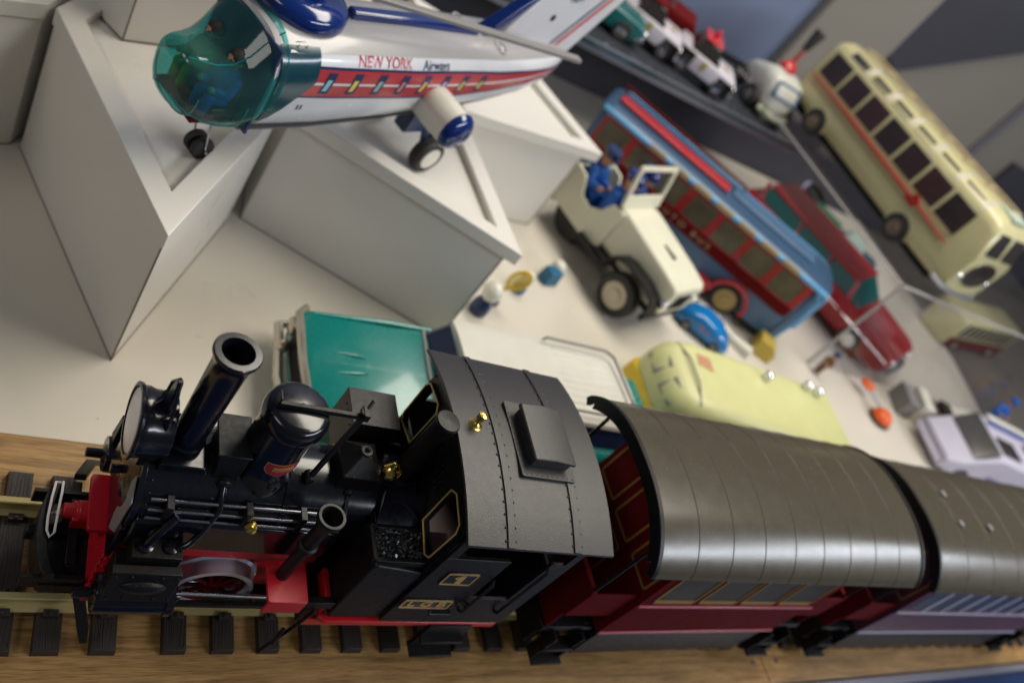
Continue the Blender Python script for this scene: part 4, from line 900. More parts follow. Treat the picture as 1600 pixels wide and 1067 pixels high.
m = M(); m.loft([[(x, y, z) for y, z in [(-hw, 97), (-hw, 99.5)] + [(hw * math.sin(a), 99.5 + h_ * math.cos(a)) for a in [math.radians(-80 + 16 * k) for k in range(11)]] + [(hw, 99.5), (hw, 97)]] for x, hw, h_ in ((-164, 30, 2), (-160, 37, 5), (-150, 40.5, 8), (130, 41, 8), (150, 39, 7), (160, 34, 4), (166, 26, 1))]); vr = m.build('roof', mat('dark_blue_tin', (.03, .075, .15), .35, coat=.2), V, smooth=50)
m = M(); m.tube([(-160, -37, 98), (-150, -41, 99), (132, -41.8, 99), (150, -39.6, 98.6), (160, -35, 97), (165, -27, 90), (166, -25, 40)], 3.4, 12); m.tube([(-150, 41, 99), (132, 41.8, 99), (150, 39.6, 98.6), (160, 35, 97)], 3.4, 12); m.tube([(132, -41.8, 99), (150, -39.6, 98), (158, -38, 88), (160, -37, 50), (156, -38.5, 20)], 2.6, 12)
m.build('roof_gutter', SKY, vr)
for i in range(7):
    x = -96 + i * 32; plate(x, x + 23, 98.4, 103.4, -45.6, mat('gilt', (.50, .36, .16), .35, .3), 'gold_trim', vr, 2.6, r=1.5)
m = M(); m.box(-152, 4, -22, -2, 107.2, 111); m.build('sunroof', REDT, vr, bevel=1.5, seg=3)
m = M(); m.box(10, 130, -14, 14, 107.2, 110); m.build('roof_hatch', STEELB, vr, bevel=1.5)
m = M(); m.tube([(-156, 8, 116), (20, 10, 116)], 1.5, 8); m.tube([(-150, 8, 106), (-156, 8, 116)], 1, 6); m.tube([(20, 10, 106), (20, 10, 116)], 1, 6); m.build('roof_rail', REDD, vr)
for x in (85, -88):
    m = M(); G = []
    for k in range(15):
        a = math.radians(-8 + 196 * k / 14); G.append([(x + r_ * math.cos(a), y_, 18 + r_ * math.sin(a)) for r_, y_ in ((22, -36), (22, -45), (27, -46), (27, -36))])
    m.loft(G); m.build('wheel_arch', REDT, V, bevel=.6)
wheelset(V, [(85, -33, -1), (-88, -33, -1), (85, 33, 1), (-88, 33, 1)], 18.9, 9, mat('gold_hub', (.45, .32, .13), .35, .4), 12.5, TAN)
m = M(); m.box(40, 62, -52, -38, 22, 25); m.box(44, 60, -52, -50, 12, 24); m.box(-60, 40, -44, -38, 12, 16); m.build('running_board', REDT, V, bevel=.8)
m = M(); m.box(118, 156, -30, 30, 6, 13); m.lathe((144, -38, 8), [(4, 0), (4, 5), (.1, 6)], (0, -1, 0), n=12); m.build('bumper', BLACKM, V, bevel=1)
m = M(); m.box(164, 166.5, -22, 22, 60, 88); m.build('windscreen', GLASSD, vb, bevel=1)

# ------------------------------------------------------------------ acrylic riser with the cream bus on top
RI = thing('acrylic_riser', 'clear acrylic riser under the cream bus, its front corner above the red car', 'riser')
a_ = (866, 514)
P = [(866, 514), (1330, 514), (1330, 880), (838, 880), (838, 702)]
m = M(); m.prism([(866, 514), (1330, 514), (1330, 900), (810, 900)], 'z', 133.5, 136.9); m.build('top_sheet', ACRYL, RI)
m = M(); m.loft([[(870, 512.5, -9.8), (1326, 512.5, -9.8), (1326, 515.5, -9.8), (870, 515.5, -9.8)], [(868, 512.5, 133.2), (1328, 512.5, 133.2), (1328, 515.5, 133.2), (868, 515.5, 133.2)]]); m.build('front_sheet', ACRYL, RI)
m = M(); m.tube([(866, 512.8, 135.4), (1330, 512.8, 135.4)], 1.5, 6); m.build('edge', ACREDGE, RI)
m = M(); m.tube([(865, 514, 135.4), (809, 900, 135.4)], 1.3, 6); m.build('edge', ACREDGE, RI)
m = M(); m.tube([(867.5, 513, -9.6), (866, 513, 134)], 1.9, 6); m.build('edge', ACREDGE, RI)

B = thing('toy_bus', 'cream toy coach with red side stripe and roof windows, on top of the acrylic riser', 'bus', (938, 697, 137.2), -83.5)
def cring(x, hw, z0, z1, r=10, k=1.0):
    return [(x, y * (1 - .10 * max(0, (z - 60) / 50)) * k, z) for y, z in rect(-hw, hw, z0, z1, r, 5)]
m = M(); m.loft([cring(-170, 32, 22, 92, 14), cring(-166, 37, 16, 102, 16), cring(-156, 40, 12, 108, 18), cring(130, 40, 11, 109, 18), cring(152, 39.4, 12, 107, 16), cring(164, 38, 13, 101, 13), cring(174, 36, 16, 68, 11)])
cb_ = m.build('body', CREAM, B, smooth=50)
ys = lambda z: -40 * (1 - .10 * max(0, (z - 60) / 50))
def cplate(x0, x1, z0, z1, pr, mt, nm, parent, t=1.0, sh=0):
    m = M(); q = lambda x, z, d: (x + sh * (z - z0), ys(z) - d, z)
    m.loft([[q(x0, z0, pr - t), q(x1, z0, pr - t), q(x1, z1, pr - t), q(x0, z1, pr - t)], [q(x0, z0, pr), q(x1, z0, pr), q(x1, z1, pr), q(x0, z1, pr)]]); return m.build(nm, mt, parent, bevel=.5)
for i in range(7):
    x = -152 + i * 42; cplate(x, x + 37, 59, 91, .4, mat('coach_window_%d' % i, (.035 + .008 * (i % 3), .022, .02), .18, var=.6, vscale=40, coat=.4), 'window', cb_)
m = M(); m.tube([(-158, ys(54) - .9, 53), (-60, ys(54) - .9, 53), (60, ys(52) - .9, 51), (140, ys(50) - .9, 48)], [.8, 1.8, 1.8, .8], 8); m.prism([(62, 46), (78, 44), (84, 52), (74, 60), (70, 54)], 'y', -42.0, -40.4); m.build('side_stripe', mat('deep_red', (.36, .006, .008), .4), cb_)
cplate(-150, 132, 42, 60, .25, mat('peach_band', (.48, .39, .21), .4), 'upper_band', cb_)
for i in range(6):
    x = -136 + i * 46; m = M(); m.loft([[(x, -34.4, 97), (x + 32, -34.4, 97), (x + 32, -29, 105), (x, -29, 105)], [(x, -35.4, 98), (x + 32, -35.4, 98), (x + 32, -30, 106), (x, -30, 106)]]); m.build('roof_window', GLASSD, cb_, bevel=.3)
    m = M(); m.tube([(x + 38, -36, 96), (x + 38, -30, 105.5), (x + 38, -20, 109.4)], 1.2, 8); m.build('roof_rib', LAV, cb_)
m = M(); m.tube([(-150, -6, 113), (140, -6, 113)], 1.2, 6); m.tube([(-150, 22, 112), (140, 22, 112)], 1.2, 6)
for k in range(8): m.tube([(-148 + 41 * k, -6, 109), (-148 + 41 * k, -6, 113), (-148 + 41 * k, 22, 112), (-148 + 41 * k, 22, 109)], .9, 6)
m.build('luggage_rack', TAN, cb_)
m = M(); m.box(132, 156, -14, 14, 106, 112); m.build('route_sign', mat('mint', (.5, .6, .5), .4), cb_, bevel=1.5)
for s in (-1, 1):
    m = M(); m.loft([[(170, s * 3.5, 70), (170, s * 30, 70), (160, s * 28, 97), (160, s * 3.5, 97)], [(175.4, s * 3.5, 69.5), (175.4, s * 30, 69.5), (166.8, s * 27.6, 95), (166.8, s * 3.5, 95)]]); m.build('windscreen', GLASSD, cb_, bevel=.8)
m = M(); m.lathe((170, 0, 44), [(.1, 0), (18, 0), (17, 6), (.1, 8)], (1, 0, 0), n=28); 
for v in m.bm.verts: v.co.y *= 1.45
m.build('grille', GLASSD, cb_)
m = M(); m.torus((171, 0, 44), 18.5, 1.6, (1, 0, 0), n=36)
for v in m.bm.verts: v.co.y *= 1.45
m.build('grille_surround', CHROME, cb_)
m = M(); m.tube([(158, -40, 18), (172, -36, 17), (181, -20, 17), (183, 0, 17), (181, 20, 17), (172, 36, 17), (158, 40, 18)], 3, 8); m.build('bumper', mat('dull_chrome', (.5, .52, .55), .3, .8), B)
for s in (-1, 1):
    m = M(); m.lathe((171, s * 29, 36), [(.1, 0), (4, 0), (4.2, 4), (3, 6), (.1, 6.6)], (1, 0, 0), n=20); m.build('headlight', CHROME, B)
wheelset(B, [(86, -34, -1), (-101, -34, -1), (86, 34, 1), (-101, 34, 1)], 17.2, 9.4, mat('bus_hub', (.16, .12, .09), .4), 9, TAN)
for x in (86, -101):
    m = M(); G = []
    for k in range(13):
        a = math.radians(-5 + 190 * k / 12); G.append([(x + r_ * math.cos(a), y_, 16 + r_ * math.sin(a)) for r_, y_ in ((18.5, -36), (18.5, -40.6), (20.6, -40.6), (20.6, -36))])
    m.loft(G); m.build('wheel_arch', CREAM, B, bevel=.5)
m = M(); m.box(-150, 150, -30, 30, 6, 14); m.build('underframe', BLACKM, B); B.scale = (1.04, 1.16, 1.03)

# ------------------------------------------------------------------ red estate car and small coach under the riser
K = thing('toy_car', 'big red toy estate car with teal windows, beneath the acrylic riser', 'car', (978, 672, -10), -64)
m = M(); m.loft([jring(-150, 42, 16, 44, 6), jring(-140, 47, 12, 50), jring(60, 48, 10, 50), jring(140, 46, 11, 45), jring(152, 42, 14, 40, 6)]); kb = m.build('body', REDT, K, smooth=50)
m = M(); m.loft([[(-138, -43, 49), (72, -43, 49), (72, 43, 49), (-138, 43, 49)], [(-126, -37, 70), (44, -37, 70), (44, 37, 70), (-126, 37, 70)]]); gh = m.build('glasshouse', TEALD, K, bevel=1)
m = M(); m.box(-130, 44, -38.5, 38.5, 70, 74)
m.build('roof', REDT, K, bevel=2, seg=3)
for x in (-130, -60, 0, 50): 
    m = M(); m.loft([[(x, -44, 49), (x + 6, -44, 49), (x + 6, -42, 49), (x, -42, 49)], [(x - (8 if x > 40 else 0), -38, 71), (x - 2, -38, 71), (x - 2, -36, 71), (x - 8, -36, 71)]]); m.build('window_pillar', PINK, K)
m = M(); m.tube([(-148, -47.5, 34), (148, -46.5, 32)], 1.2, 8); m.tube([(150, -44, 20), (158, -34, 20), (160, 0, 20), (158, 34, 20), (150, 44, 20)], 3.4, 8); split_build(m, 'chrome_trim', CHROME, K)
for s in (-1, 1):
    m = M(); m.lathe((150, s * 32, 32), [(.1, 0), (6, 0), (6, 4), (.1, 6)], (1, 0, 0), n=18); m.build('headlight', CHROME, K)
m = M(); m.box(153, 155, -22, 22, 20, 34); m.build('grille', STEELB, K, bevel=.8)
wheelset(K, [(95, -41, -1), (-95, -41, -1), (95, 41, 1), (-95, 41, 1)], 16, 8, CHROME, 9)

K.scale = (1.0, 1.15, 1.02)

Q = thing('toy_bus', 'cream and maroon toy coach behind the red estate car, at the right under the riser', 'bus', (1420, 700, -15.8), 8)
m = M(); m.loft([jring(-110, 28, 8, 60, 8), jring(-104, 32, 6, 66, 9), jring(104, 32, 6, 66, 9), jring(112, 28, 8, 58, 8)]); qb = m.build('body', CREAM, Q, smooth=50)
plate(-106, 106, 8, 28, -32, REDD, 'maroon_skirt', qb, .8)
for i in range(9): plate(-98 + i * 22, -98 + i * 22 + 14, 32, 60, -32.3, GLASSD, 'window', qb, .8)
wheelset(Q, [(70, -28, -1), (-70, -28, -1)], 11, 6, TAN, 6)

# ------------------------------------------------------------------ teal and ivory car behind the locomotive (front towards -x)
T = thing('toy_car', 'large teal toy car with ivory roof and roof rack, behind the locomotive cab', 'car', (306, 327, -10), 1.0)
def tring(x, hw, z0, z1, r): return [(x, y, z) for y, z in rect(-hw, hw, z0, z1, r, 5)]
m = M(); m.loft([tring(-122, 40, 14, 40, 8), tring(-116, 44, 11, 44, 9), tring(-32, 46.5, 11, 47, 8), tring(140, 46.5, 11, 47, 8), tring(170, 44, 12, 45, 8), tring(176, 40, 14, 40, 8)]); tb = m.build('body', TEAL, T, smooth=50)
m = M()
for y in (-38, 38): m.tube([(-114, y, 43.2), (-60, y * 1.06, 46.4), (-24, y * 1.1, 47.2)], [1.4, 2.6, 1.6], 10)
for y in (-8, 8): m.tube([(-104, y, 44.3), (-90, y * .9, 45.2), (-82, y * .8, 45.6)], [.3, 1.3, .3], 8)
m.tube([(-114, 0, 43.6), (-24, 0, 46.9)], .5, 6); split_build(m, 'bonnet_ridges', TEAL, tb, smooth=60)
m = M(); m.box(-30, 150, -40.5, 40.5, 45, 47.6); m.build('waist', TEAL, tb, bevel=1)
m = M(); m.loft([[(-32, -39, 47), (140, -39, 47), (140, 39, 47), (-32, 39, 47)], [(-21, -34, 67), (126, -34, 67), (126, 34, 67), (-21, 34, 67)]]); gw = m.build('windows', NAVY, T, bevel=1)
m = M()
for s in (-1, 1): m.loft([[(-34, s * 38, 47), (-29, s * 39.8, 47), (-29, s * 38, 47), (-32, s * 37, 47)], [(-23.5, s * 33.5, 67.5), (-18, s * 35, 67.5), (-18, s * 33, 67.5), (-22, s * 32, 67.5)]])
m.tube([(-34, -39, 47.4), (-37, 0, 48), (-34, 39, 47.4)], 1.3, 8); m.tube([(-23, -34.5, 67.8), (-25, 0, 68.4), (-23, 34.5, 67.8)], 1.3, 8); m.build('windscreen_frame', ACREDGE, gw)
m = M(); m.loft([[(x, y, z) for y, z in [(-hw, 67), (-hw + 1, 70)] + [(hw * .93 * math.sin(a), 70 + 3.4 * math.cos(a)) for a in [math.radians(-75 + 15 * k) for k in range(11)]] + [(hw - 1, 70), (hw, 67)]] for x, hw in ((-25, 33), (-20, 36), (112, 36.5), (122, 34), (125, 28))]); rf = m.build('roof', CARW, T, smooth=50)
m = M()
for k in range(10): m.tube([(58, -27 + 6 * k, 73.3 - abs(-27 + 6 * k) * .03), (110, -27 + 6 * k, 73.3 - abs(-27 + 6 * k) * .03)], .6, 6)
m.build('roof_grooves', CARW, rf)
m = M(); m.tube([(50, 31, 74), (52, 31.4, 77), (110, 32, 77), (116, 27, 77), (118, -27, 77), (108, -32, 77), (52, -31.4, 77), (50, -31, 74)], 1.1, 8); m.build('roof_rack', GREYP, rf)
m = M(); m.tube([(-116, -45, 40), (-122, -38, 40.5), (-124, 0, 42), (-122, 38, 40.5), (-116, 45, 40)], 2.8, 8); m.tube([(-112, -49, 20), (-127, -44, 20), (-131, 0, 20), (-127, 44, 20), (-112, 49, 20)], 3.4, 8)
for s in (-1, 1): m.ball((-128, s * 22, 24), 4, (1, .8, 1.8), n=12); m.lathe((-119, s * 34, 32), [(.1, -7), (6, -6), (7.4, 0), (7, 4)], (1, 0, 0), n=20)
m.build('chrome_front', mat('old_chrome', (.62, .57, .48), .22, .8), T)
m = M(); m.box(-123.6, -120, -26, 26, 22, 36); m.build('grille', BLACKM, T)
wheelset(T, [(-78, -39, -1), (118, -39, -1), (-78, 39, 1), (118, 39, 1)], 17, 8, CHROME, 9)

# ------------------------------------------------------------------ pale yellow van (front towards -x)
Y = thing('toy_van', 'pale yellow toy van with chrome knobs on its roof, behind the first carriage', 'van', (628, 372, -10), -4)
def yring(x, hw, z0, z1, r): return [(x, y, z) for y, z in rect(-hw, hw, z0, z1, r, 6)]
m = M(); m.loft([yring(-118, 26, 12, 44, 12), yring(-112, 36, 9, 54, 15), yring(-100, 42, 8, 61, 16), yring(-80, 44, 8, 64, 15), yring(110, 44, 8, 62, 14), yring(122, 40, 9, 56, 14), yring(128, 33, 12, 48, 12)]); yb = m.build('body', PALEY, Y, smooth=60)
m = M(); m.loft([[(-122, -34, 10), (-112, -41, 10), (-112, 41, 10), (-122, 34, 10)], [(-121, -33, 27), (-111, -41, 27), (-111, 41, 27), (-121, 33, 27)]]); m.build('front_panel', YEL, Y, bevel=2)
m = M(); m.tube([(-96, -44.6, 20), (-96, -43, 46), (-95, -34, 60), (-93, -14, 65), (-93, 14, 65), (-95, 34, 60), (-96, 43, 46), (-96, 44.6, 20)], 1.0, 8); m.build('front_seam', GREYP, Y)
for s in (-1, 1):
    m = M(); m.loft([[(-116, s * 6, 40), (-113, s * 28, 40), (-103, s * 27, 52), (-106, s * 6, 54)], [(-120, s * 6, 42), (-117, s * 29, 42), (-106.5, s * 28, 56), (-109.5, s * 6, 58)]]); m.build('windscreen', mat('grey_print', (.20, .20, .19), .3, var=.6, vscale=70), Y, bevel=1)
for x, y in ((12, 22), (74, 28), (88, 24)):
    m = M(); m.lathe((x, y, 63), [(4.4, 0), (4.4, 1), (2.4, 1.6), (2.4, 2.6), (4.0, 3.6), (4.6, 5.6), (3.6, 8), (1.6, 9.2), (.1, 9.5)], n=20); m.build('roof_knob', CHROME, Y)
m = M(); m.prism([(-82, 10), (-66, 6), (-64, 22), (-80, 24)], 'z', 64, 64.35); m.build('faded_label', mat('faded_red', (.50, .25, .14), .5, var=.4, vscale=200), Y)
m = M()
for k in range(7): m.tube([(-117, -18 + 6 * k, 40), (-104, -18 + 6 * k, 58.4)], .5, 5)
m.build('vent_slats', TAN, Y)
wheelset(Y, [(-74, -36, -1), (84, -36, -1), (-74, 36, 1), (84, 36, 1)], 13, 8, CHROME, 7)

# ------------------------------------------------------------------ small things on the white shelf
m0 = thing('toy_racket', 'little yellow toy tennis racket standing near the middle pedestal', 'racket', (388, 468, -10), -22)
m = M(); G = []
m.T = Matrix.Translation((0, 0, 19)) @ Matrix.Rotation(math.radians(20), 4, 'Y')
rr = [(9.0 * math.cos(2 * PI * i / 28), 13 * math.sin(2 * PI * i / 28)) for i in range(28)]
ringframe(m, [(a, b + 15) for a, b in rr], [(a * .74, b * .8 + 15) for a, b in rr], 'y', -1.2, 1.2); m.box(-1.6, 1.6, -1.4, 1.4, -14, 3); m.build('racket_frame', YEL, m0, bevel=.5)
m = M(); m.T = Matrix.Translation((0, 0, 19)) @ Matrix.Rotation(math.radians(20), 4, 'Y')
for k in range(-3, 4):
    h = 10.4 * math.sqrt(1 - (k / 4) ** 2); m.tube([(k * 1.7, 0, 15 - h), (k * 1.7, 0, 15 + h)], .45, 5)
for k in range(-4, 5):
    h = 6.6 * math.sqrt(1 - (k / 5) ** 2); m.tube([(-h, 0, 15 + k * 2), (h, 0, 15 + k * 2)], .45, 5)
m.build('strings', YEL, m0)
m = M(); m.lathe((-3, 0, 0), [(7, 0), (7, 2.4), (6, 3.2), (2, 3.6), (2, 7), (.1, 7.2)], n=24); m.build('stand', NAVY, m0)

def skittle(label, loc, cols, s=1.0):
    t = thing('toy_skittle', label, 'skittle', loc, 0, 'small blue and white toys beside the middle pedestal')
    m = M(); m.lathe((0, 0, 0), [(8, 0), (9, 4), (8.4, 10), (5, 17)], n=28); m.build('base', cols[0], t)
    m = M(); m.lathe((0, 0, 17), [(5, 0), (8.4, 4), (9.4, 9), (7.4, 14.5), (3, 18), (.1, 18.4)], n=28); m.build('head', cols[1], t); t.scale = (s, s, s)
skittle('plain white and blue toy skittle leaning shade under the pedestal, left of the racket', (366, 452, -10), (NAVY, CARW), 1.0)
skittle('smaller blue toy skittle with white head under the tip of the middle pedestal', (420, 492, -10), (STEELB, CARW), .72)
t = thing('toy_block', 'small blue and white toy block on the shelf between pedestal and jeep', 'block', (462, 518, -10), 15)
m = M(); m.loft([[(-9, -7, 0), (9, -7, 0), (9, 7, 0), (-9, 7, 0)], [(-8, -6, 16), (8, -6, 16), (8, 6, 16), (-8, 6, 16)]]); m.build('block', mat('petrol_blue', (.0, .11, .22), .35), t, bevel=1)
m = M(); m.lathe((10, 6, 0), [(8, 0), (8.6, 4), (8, 14), (5, 19), (.1, 20)], n=24); m.build('white_cap', CARW, t)

t = thing('toy_car', 'tiny bright blue toy car on white track pieces, in front of the red bus wheel', 'car', (668, 508, -10), -38)
m = M(); m.loft([[(x, y, z) for y, z in rect(-hw, hw, 3, h_, r, 4)] for x, hw, h_, r in ((-34, 9, 12, 3), (-28, 14, 20, 5), (-8, 16, 27, 7), (14, 16, 25, 7), (30, 13, 16, 5), (36, 8, 10, 3))]); bb_ = m.build('body', mat('candy_blue', (.0, .17, .50), .2, coat=.5), t, smooth=60)
text('lettering', 'R 7', 9, PINK, bb_, face_mtx((0, -16.6, 16), (1, 0, 0), (0, .35, 1)))
wheelset(t, [(-18, -13, -1), (20, -13, -1), (-18, 13, 1), (20, 13, 1)], 6, 3, GREYP, 3)
t = thing('toy_track', 'white curved toy track piece lying along the red and blue bus', 'track', (712, 520, -10), -40)
m = M(); m.loft([[(-40, 4, 0), (-40, 12, 0), (-40, 12, 9), (-40, 4, 9)], [(-10, 0, 0), (-10, 9, 0), (-10, 9, 11), (-10, 0, 11)], [(14, -4, 0), (14, 6, 0), (14, 6, 8), (14, -4, 8)], [(40, -12, 0), (40, 2, 0), (40, 2, 12), (40, -12, 12)]]); m.build('track_piece', CARW, t, bevel=2, seg=3)
t = thing('toy_block', 'mustard yellow toy block behind the pale yellow van roof', 'block', (770, 505, -10), -35)
m = M(); m.prism([(-14, 0), (14, 0), (14, 12), (6, 22), (-14, 22)], 'y', -11, 11); m.build('block', mat('mustard', (.52, .38, .06), .4), t, bevel=1.5)
figure('tiny standing toy person in brown and dark blue by the leg of the riser', (872, 498, 5), -120, mat('brown_suit', (.16, .07, .03), .5), pose='stand', scale=.95, hat=NAVY, group=None)
t = thing('toy_shovel', 'bright orange toy scoop with black rim alone on the white shelf', 'scoop', (962, 444, -10), 30)
m = M(); m.lathe((0, 0, 0), [(12, 0), (14, 3), (14, 6), (12, 12), (6, 16), (.1, 16.4)], n=28); m.build('scoop', ORANGE, t, bevel=0)
m = M(); m.torus((0, 0, 3), 14, 2, n=32); m.build('rim', RUBBER, t)
m = M(); m.tube([(2, 4, 12), (14, 30, 13)], 2.2, 8); m.build('stick', LAV, t)
m = M(); m.ball((19, 40, 14), 9, (1, 1.2, .5), n=16); m.build('paddle', ORANGE, t)

# white motorhome with blue stripes and dark windows
R = thing('toy_camper', 'white toy camper with blue stripes and open dark side, behind the last carriage', 'camper', (1120, 395, -10), -12)
m = M(); m.loft([jring(-90, 34, 8, 26, 4), jring(-70, 38, 8, 34), jring(-30, 39, 8, 62, 6), jring(150, 39, 8, 64, 6)]); rb = m.build('body', LAV, R, smooth=50)
m = M(); m.loft([[(-56, -34, 40), (-34, -34, 62), (-34, 34, 62), (-56, 34, 40)], [(-60, -34, 42), (-38, -34, 65), (-38, 34, 65), (-60, 34, 42)]]); m.build('windscreen', GLASSD, rb, bevel=1)
m = M(); m.box(-24, 10, -28, 0, 63.6, 65); m.build('roof_hatch', GLASSD, rb, bevel=.6)
m = M(); m.box(40, 70, -24, 10, 63.6, 65.4); m.build('roof_hatch', GLASSD, rb, bevel=.6)
m = M(); m.box(-20, 150, -39.8, -39.1, 24, 30); m.tube([(-26, 22, 65), (150, 22, 66)], 1.6, 6); m.build('blue_stripe', mat('stripe_blue', (.01, .06, .40), .3), rb)
m = M(); m.box(-20, 150, 30, 38, 64, 68); m.build('roof_rail', CARW, rb, bevel=1.5)
m = M(); m.box(-62, -44, -24, 24, 34, 37); m.build('bonnet_vent', GLASSD, rb, bevel=1)
m = M(); m.tube([(-96, -30, 16), (-99, 0, 16), (-96, 30, 16)], 3, 8); m.build('bumper', LAV, R)
wheelset(R, [(-56, -33, -1), (100, -33, -1), (-56, 33, 1), (100, 33, 1)], 12, 7, GREYP, 6)
t = thing('toy_crates', 'row of brown and white toy crates beside the camper nose on the shelf', 'crates', (1065, 470, -10), -20)
for i, (mt) in enumerate((GREYP, CARW, mat('crate_brown', (.10, .07, .06), .5), GLASSD)):
    m = M(); m.box(-40 + i * 22, -22 + i * 22, -20, 20, 0, 26 + 6 * (i % 2)); m.build('crate', mt, t, bevel=1)
for k, (x, y, c) in enumerate(((1290, 500, BLUEU), (1345, 470, STEELB))):
    figure(('toy person in bright blue, leftmost beside the shelf edge behind the camper', 'toy person in grey blue, nearer the right edge of the photo')[k], (x, y, 8), -110, c, pose='stand', scale=1.5, hat=(BLUEU, NAVY)[k], group='standing toy people by the camper')
t = thing('toy_block', 'orange yellow toy block at the right edge behind the camper', 'block', (1385, 455, -14), 10)
m = M(); m.loft([[(-26, -16, 0), (26, -16, 0), (26, 16, 0), (-26, 16, 0)], [(-20, -13, 30), (20, -13, 30), (20, 13, 30), (-20, 13, 30)]]); m.build('block', mat('amber', (.55, .30, .05), .4), t, bevel=2)

# tractor and small teal car behind the riser, white sign
t = thing('toy_tractor', 'dark green toy tractor with big black wheels beyond the red estate car', 'tractor', (1090, 850, -10), -60)
m = M(); m.box(-10, 46, -11, 11, 18, 42); m.build('bonnet', GREEN, t, bevel=2)
m = M(); m.box(-34, -8, -16, 16, 20, 34); m.build('seat_box', REDD, t, bevel=2)
wheelset(t, [(-22, -18, -1), (-22, 18, 1)], 27, 12, TAN, 10); wheelset(t, [(36, -13, -1), (36, 13, 1)], 14, 8, TAN, 7)
t = thing('toy_car', 'small pale and teal toy car beneath the riser beside the coach wheel', 'car', (1170, 800, -10), -50)
m = M(); m.loft([jring(-44, 16, 6, 22, 4), jring(-36, 19, 5, 26), jring(36, 19, 5, 26), jring(46, 15, 6, 20, 4)]); m.build('body', mat('petrol', (.0, .12, .17), .25, coat=.5), t, smooth=50)
m = M(); m.loft([[(-30, -17, 26), (14, -17, 26), (14, 17, 26), (-30, 17, 26)], [(-22, -13, 38), (4, -13, 38), (4, 13, 38), (-22, 13, 38)]]); m.build('roof', mat('mint_white', (.4, .52, .48), .3), t, bevel=2)
m = M(); m.ball((46, 12, 16), 4, n=12); m.ball((46, -12, 16), 4, n=12); split_build(m, 'headlights', CHROME, t)
wheelset(t, [(-26, -15, -1), (26, -15, -1), (-26, 15, 1), (26, 15, 1)], 9, 5, CHROME, 5)
t = thing('price_card', 'upright pale lavender card standing behind the red and blue bus', 'card', (1040, 860, -10), 30)
m = M(); m.box(-14, 14, -1, 1, 0, 62); m.build('card', LAV, t, bevel=.4)
m = M(); m.box(-16, 16, -8, 8, 0, 4); m.build('card_foot', PINK, t, bevel=.8)

# ------------------------------------------------------------------ glass shelf with police cars
G_ = thing('glass_shelf', 'long smoked glass shelf with green edge, carrying the police cars', 'shelf', (0, 798, 0))
m = M(); m.box(60, 905, 1.5, 150, 107.5, 114.6); m.build('glass', GLASSTOP, G_)
m = M(); m.box(60, 905, 0, 1.4, 108, 114.2); m.build('front_edge', GLASSEDGE, G_)
m = M(); m.box(60, 905, 8, 12, 98, 107.4); m.box(60, 905, -1.6, -.1, 113.2, 115.4); split_build(m, 'rail_below', PALELINE, G_)

def policecar(label, loc, yaw, body, roofm, group='police cars on the glass shelf', star=True):
    t = thing('toy_police_car' if star else 'toy_car', label, 'car', loc, yaw, group)
    m = M(); m.loft([jring(-62, 22, 9, 28, 5), jring(-56, 26, 7, 33), jring(54, 26, 7, 31), jring(64, 22, 8, 26, 6)]); b_ = m.build('body', body, t, smooth=50)
    m = M(); m.loft([[(-40, -24, 32), (20, -24, 32), (20, 24, 32), (-40, 24, 32)], [(-30, -20, 49), (4, -20, 49), (4, 20, 49), (-30, 20, 49)]]); m.build('windows', GLASSD, t, bevel=1.5)
    m = M(); m.box(-31, 5, -20.5, 20.5, 49, 52); rf_ = m.build('roof', roofm, t, bevel=1.4)
    m = M(); m.lathe((-13, 0, 52), [(5, 0), (5, 6), (3.6, 9), (.1, 10)], n=18); m.build('beacon', REDB, rf_)
    if star:
        m = M(); pts = []
        for k in range(12): a = k * PI / 6; r = 7 if k % 2 == 0 else 4.4; pts.append((38 + r * math.cos(a), r * math.sin(a)))
        m.prism(pts, 'z', 31.2, 32.0); m.build('star_badge', mat('badge_gold', (.45, .36, .08), .4, .3), b_)
        m = M(); pts = [(-4 + (6.4 if k % 2 == 0 else 4) * math.cos(k * PI / 6), 24 + (6.4 if k % 2 == 0 else 4) * math.sin(k * PI / 6)) for k in range(12)]; m.prism(pts, 'y', -27.2, -26); m.build('star_badge', mat('badge_gold_side', (.45, .36, .08), .4, .3), b_)
        m = M(); m.box(-60, 60, -26.6, -26, 7, 12); m.box(-62, -26, -26.8, -25, 7, 30); m.box(30, 62, -26.8, -25, 7, 26); m.build('black_sides', BLACKM, b_)
    m = M()
    for s in (-1, 1): m.lathe((62, s * 16, 20), [(.1, 0), (4.6, 0), (4.6, 4), (.1, 6)], (1, 0, 0), n=16)
    split_build(m, 'headlights', CHROME, t)
    m = M(); m.tube([(56, -25, 12), (67, -18, 12), (68, 18, 12), (56, 25, 12)], 2.6, 8); m.build('bumper', CHROME, t)
    wheelset(t, [(-38, -22, -1), (38, -22, -1), (-38, 22, 1), (38, 22, 1)], 11.5, 6, CHROME, 6)
    t.scale = (.72, 1.0, 1.05) if star else (1, 1, 1)
    return t
policecar('dark green toy car at the left end of the glass shelf by the helicopter fin', (545, 868, 114.6), -20, TEALD, TEALD, group=None, star=False)
policecar('white toy police car with gold star, left of the other police car', (628, 872, 114.6), -28, mat('police_white', (.58, .54, .60), .3), REDD)
policecar('white toy police car with bright red roof, next to the white buggy', (708, 842, 114.6), -28, mat('police_white_two', (.60, .56, .62), .3), REDB)
t = thing('toy_car', 'dark red toy car partly hidden at the top edge behind the police cars', 'car', (660, 935, 114.6), -30)
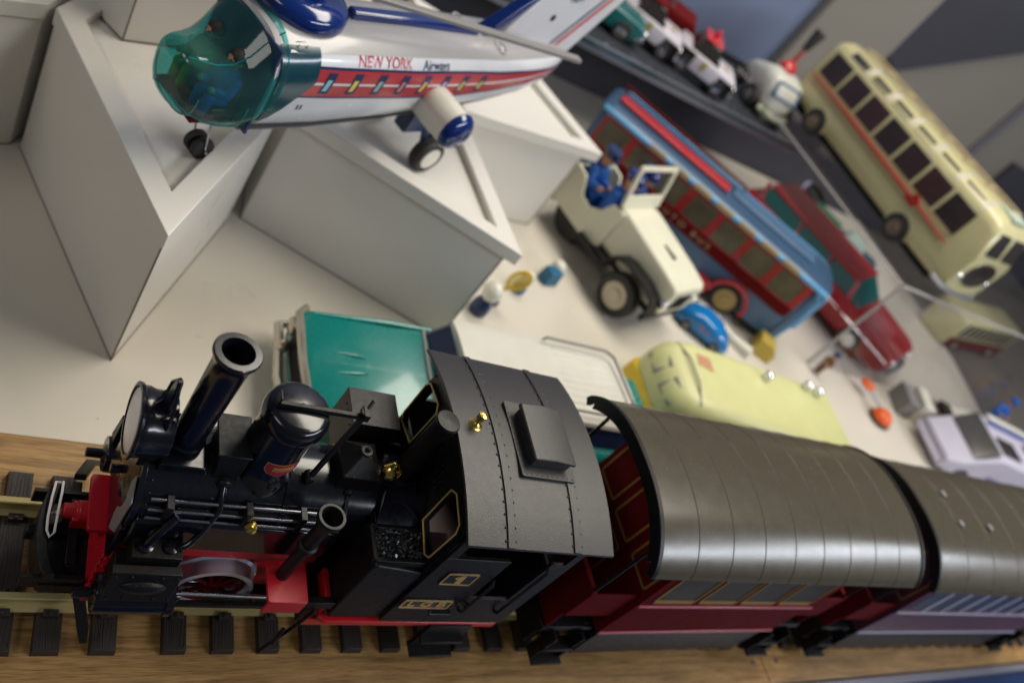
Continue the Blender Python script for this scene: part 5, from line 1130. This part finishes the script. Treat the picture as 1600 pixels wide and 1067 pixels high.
m = M(); m.loft([jring(-70, 22, 9, 34, 5), jring(-60, 26, 7, 44), jring(54, 26, 7, 44), jring(64, 22, 8, 30, 6)]); m.build('body', REDD, t, smooth=50)
m = M(); m.loft([[(-40, -24, 43), (20, -24, 43), (20, 24, 43), (-40, 24, 43)], [(-30, -20, 60), (4, -20, 60), (4, 20, 60), (-30, 20, 60)]]); m.build('windows', GLASSD, t, bevel=1.5)
wheelset(t, [(-38, -22, -1), (38, -22, -1)], 11.5, 6, CHROME, 6)
# round white buggy with propeller
t = thing('toy_buggy', 'round white toy buggy with teal screen frame and dark propeller, nearest the cream coach', 'buggy', (846, 872, 114.6), -95); t.scale = (1.3, 1.3, 1.2)
m = M(); m.loft([jring(-36, 14, 10, 24, 5), jring(-24, 20, 8, 36, 9), jring(8, 24, 8, 50, 12), jring(26, 22, 9, 48, 12), jring(36, 14, 12, 34, 8)]); b_ = m.build('body', mat('buggy_white', (.60, .60, .56), .3), t, smooth=60)
m = M(); m.T = Matrix.Translation((31, 0, 34)) @ Matrix.Rotation(math.radians(-25), 4, 'Y'); ringframe(m, rect(-17, 17, -8, 10, 3), rect(-14, 14, -5, 7, 2), 'x', -1.5, 3); m.build('screen_frame', STEELB, b_, bevel=.5)
m = M(); m.T = Matrix.Translation((31, 0, 34)) @ Matrix.Rotation(math.radians(-25), 4, 'Y'); m.box(-1, 1.6, -14, 14, -5, 7); m.build('screen', REDD, b_)
m = M(); m.lathe((4, 0, 49), [(9, 0), (9, 5), (5, 10), (2, 11), (2, 26), (.1, 27)], n=20); m.build('red_beacon', REDB, t)
m = M(); m.loft([[(2, -4, 76), (6, -4, 76), (6, 4, 76), (2, 4, 76)], [(-6, 0, 100), (6, 0, 100), (6, 9, 100), (-6, 9, 100)]]); m.build('propeller', RUBBER, t, bevel=1.5)
m = M(); m.tube([(34, -20, 10), (44, -8, 10), (44, 8, 10), (34, 20, 10)], 4, 8); m.build('bumper', mat('pale_green', (.45, .48, .34), .4), t)
wheelset(t, [(-20, -19, -1), (20, -22, -1), (-20, 19, 1), (20, 22, 1)], 12, 7, GREYP, 6)
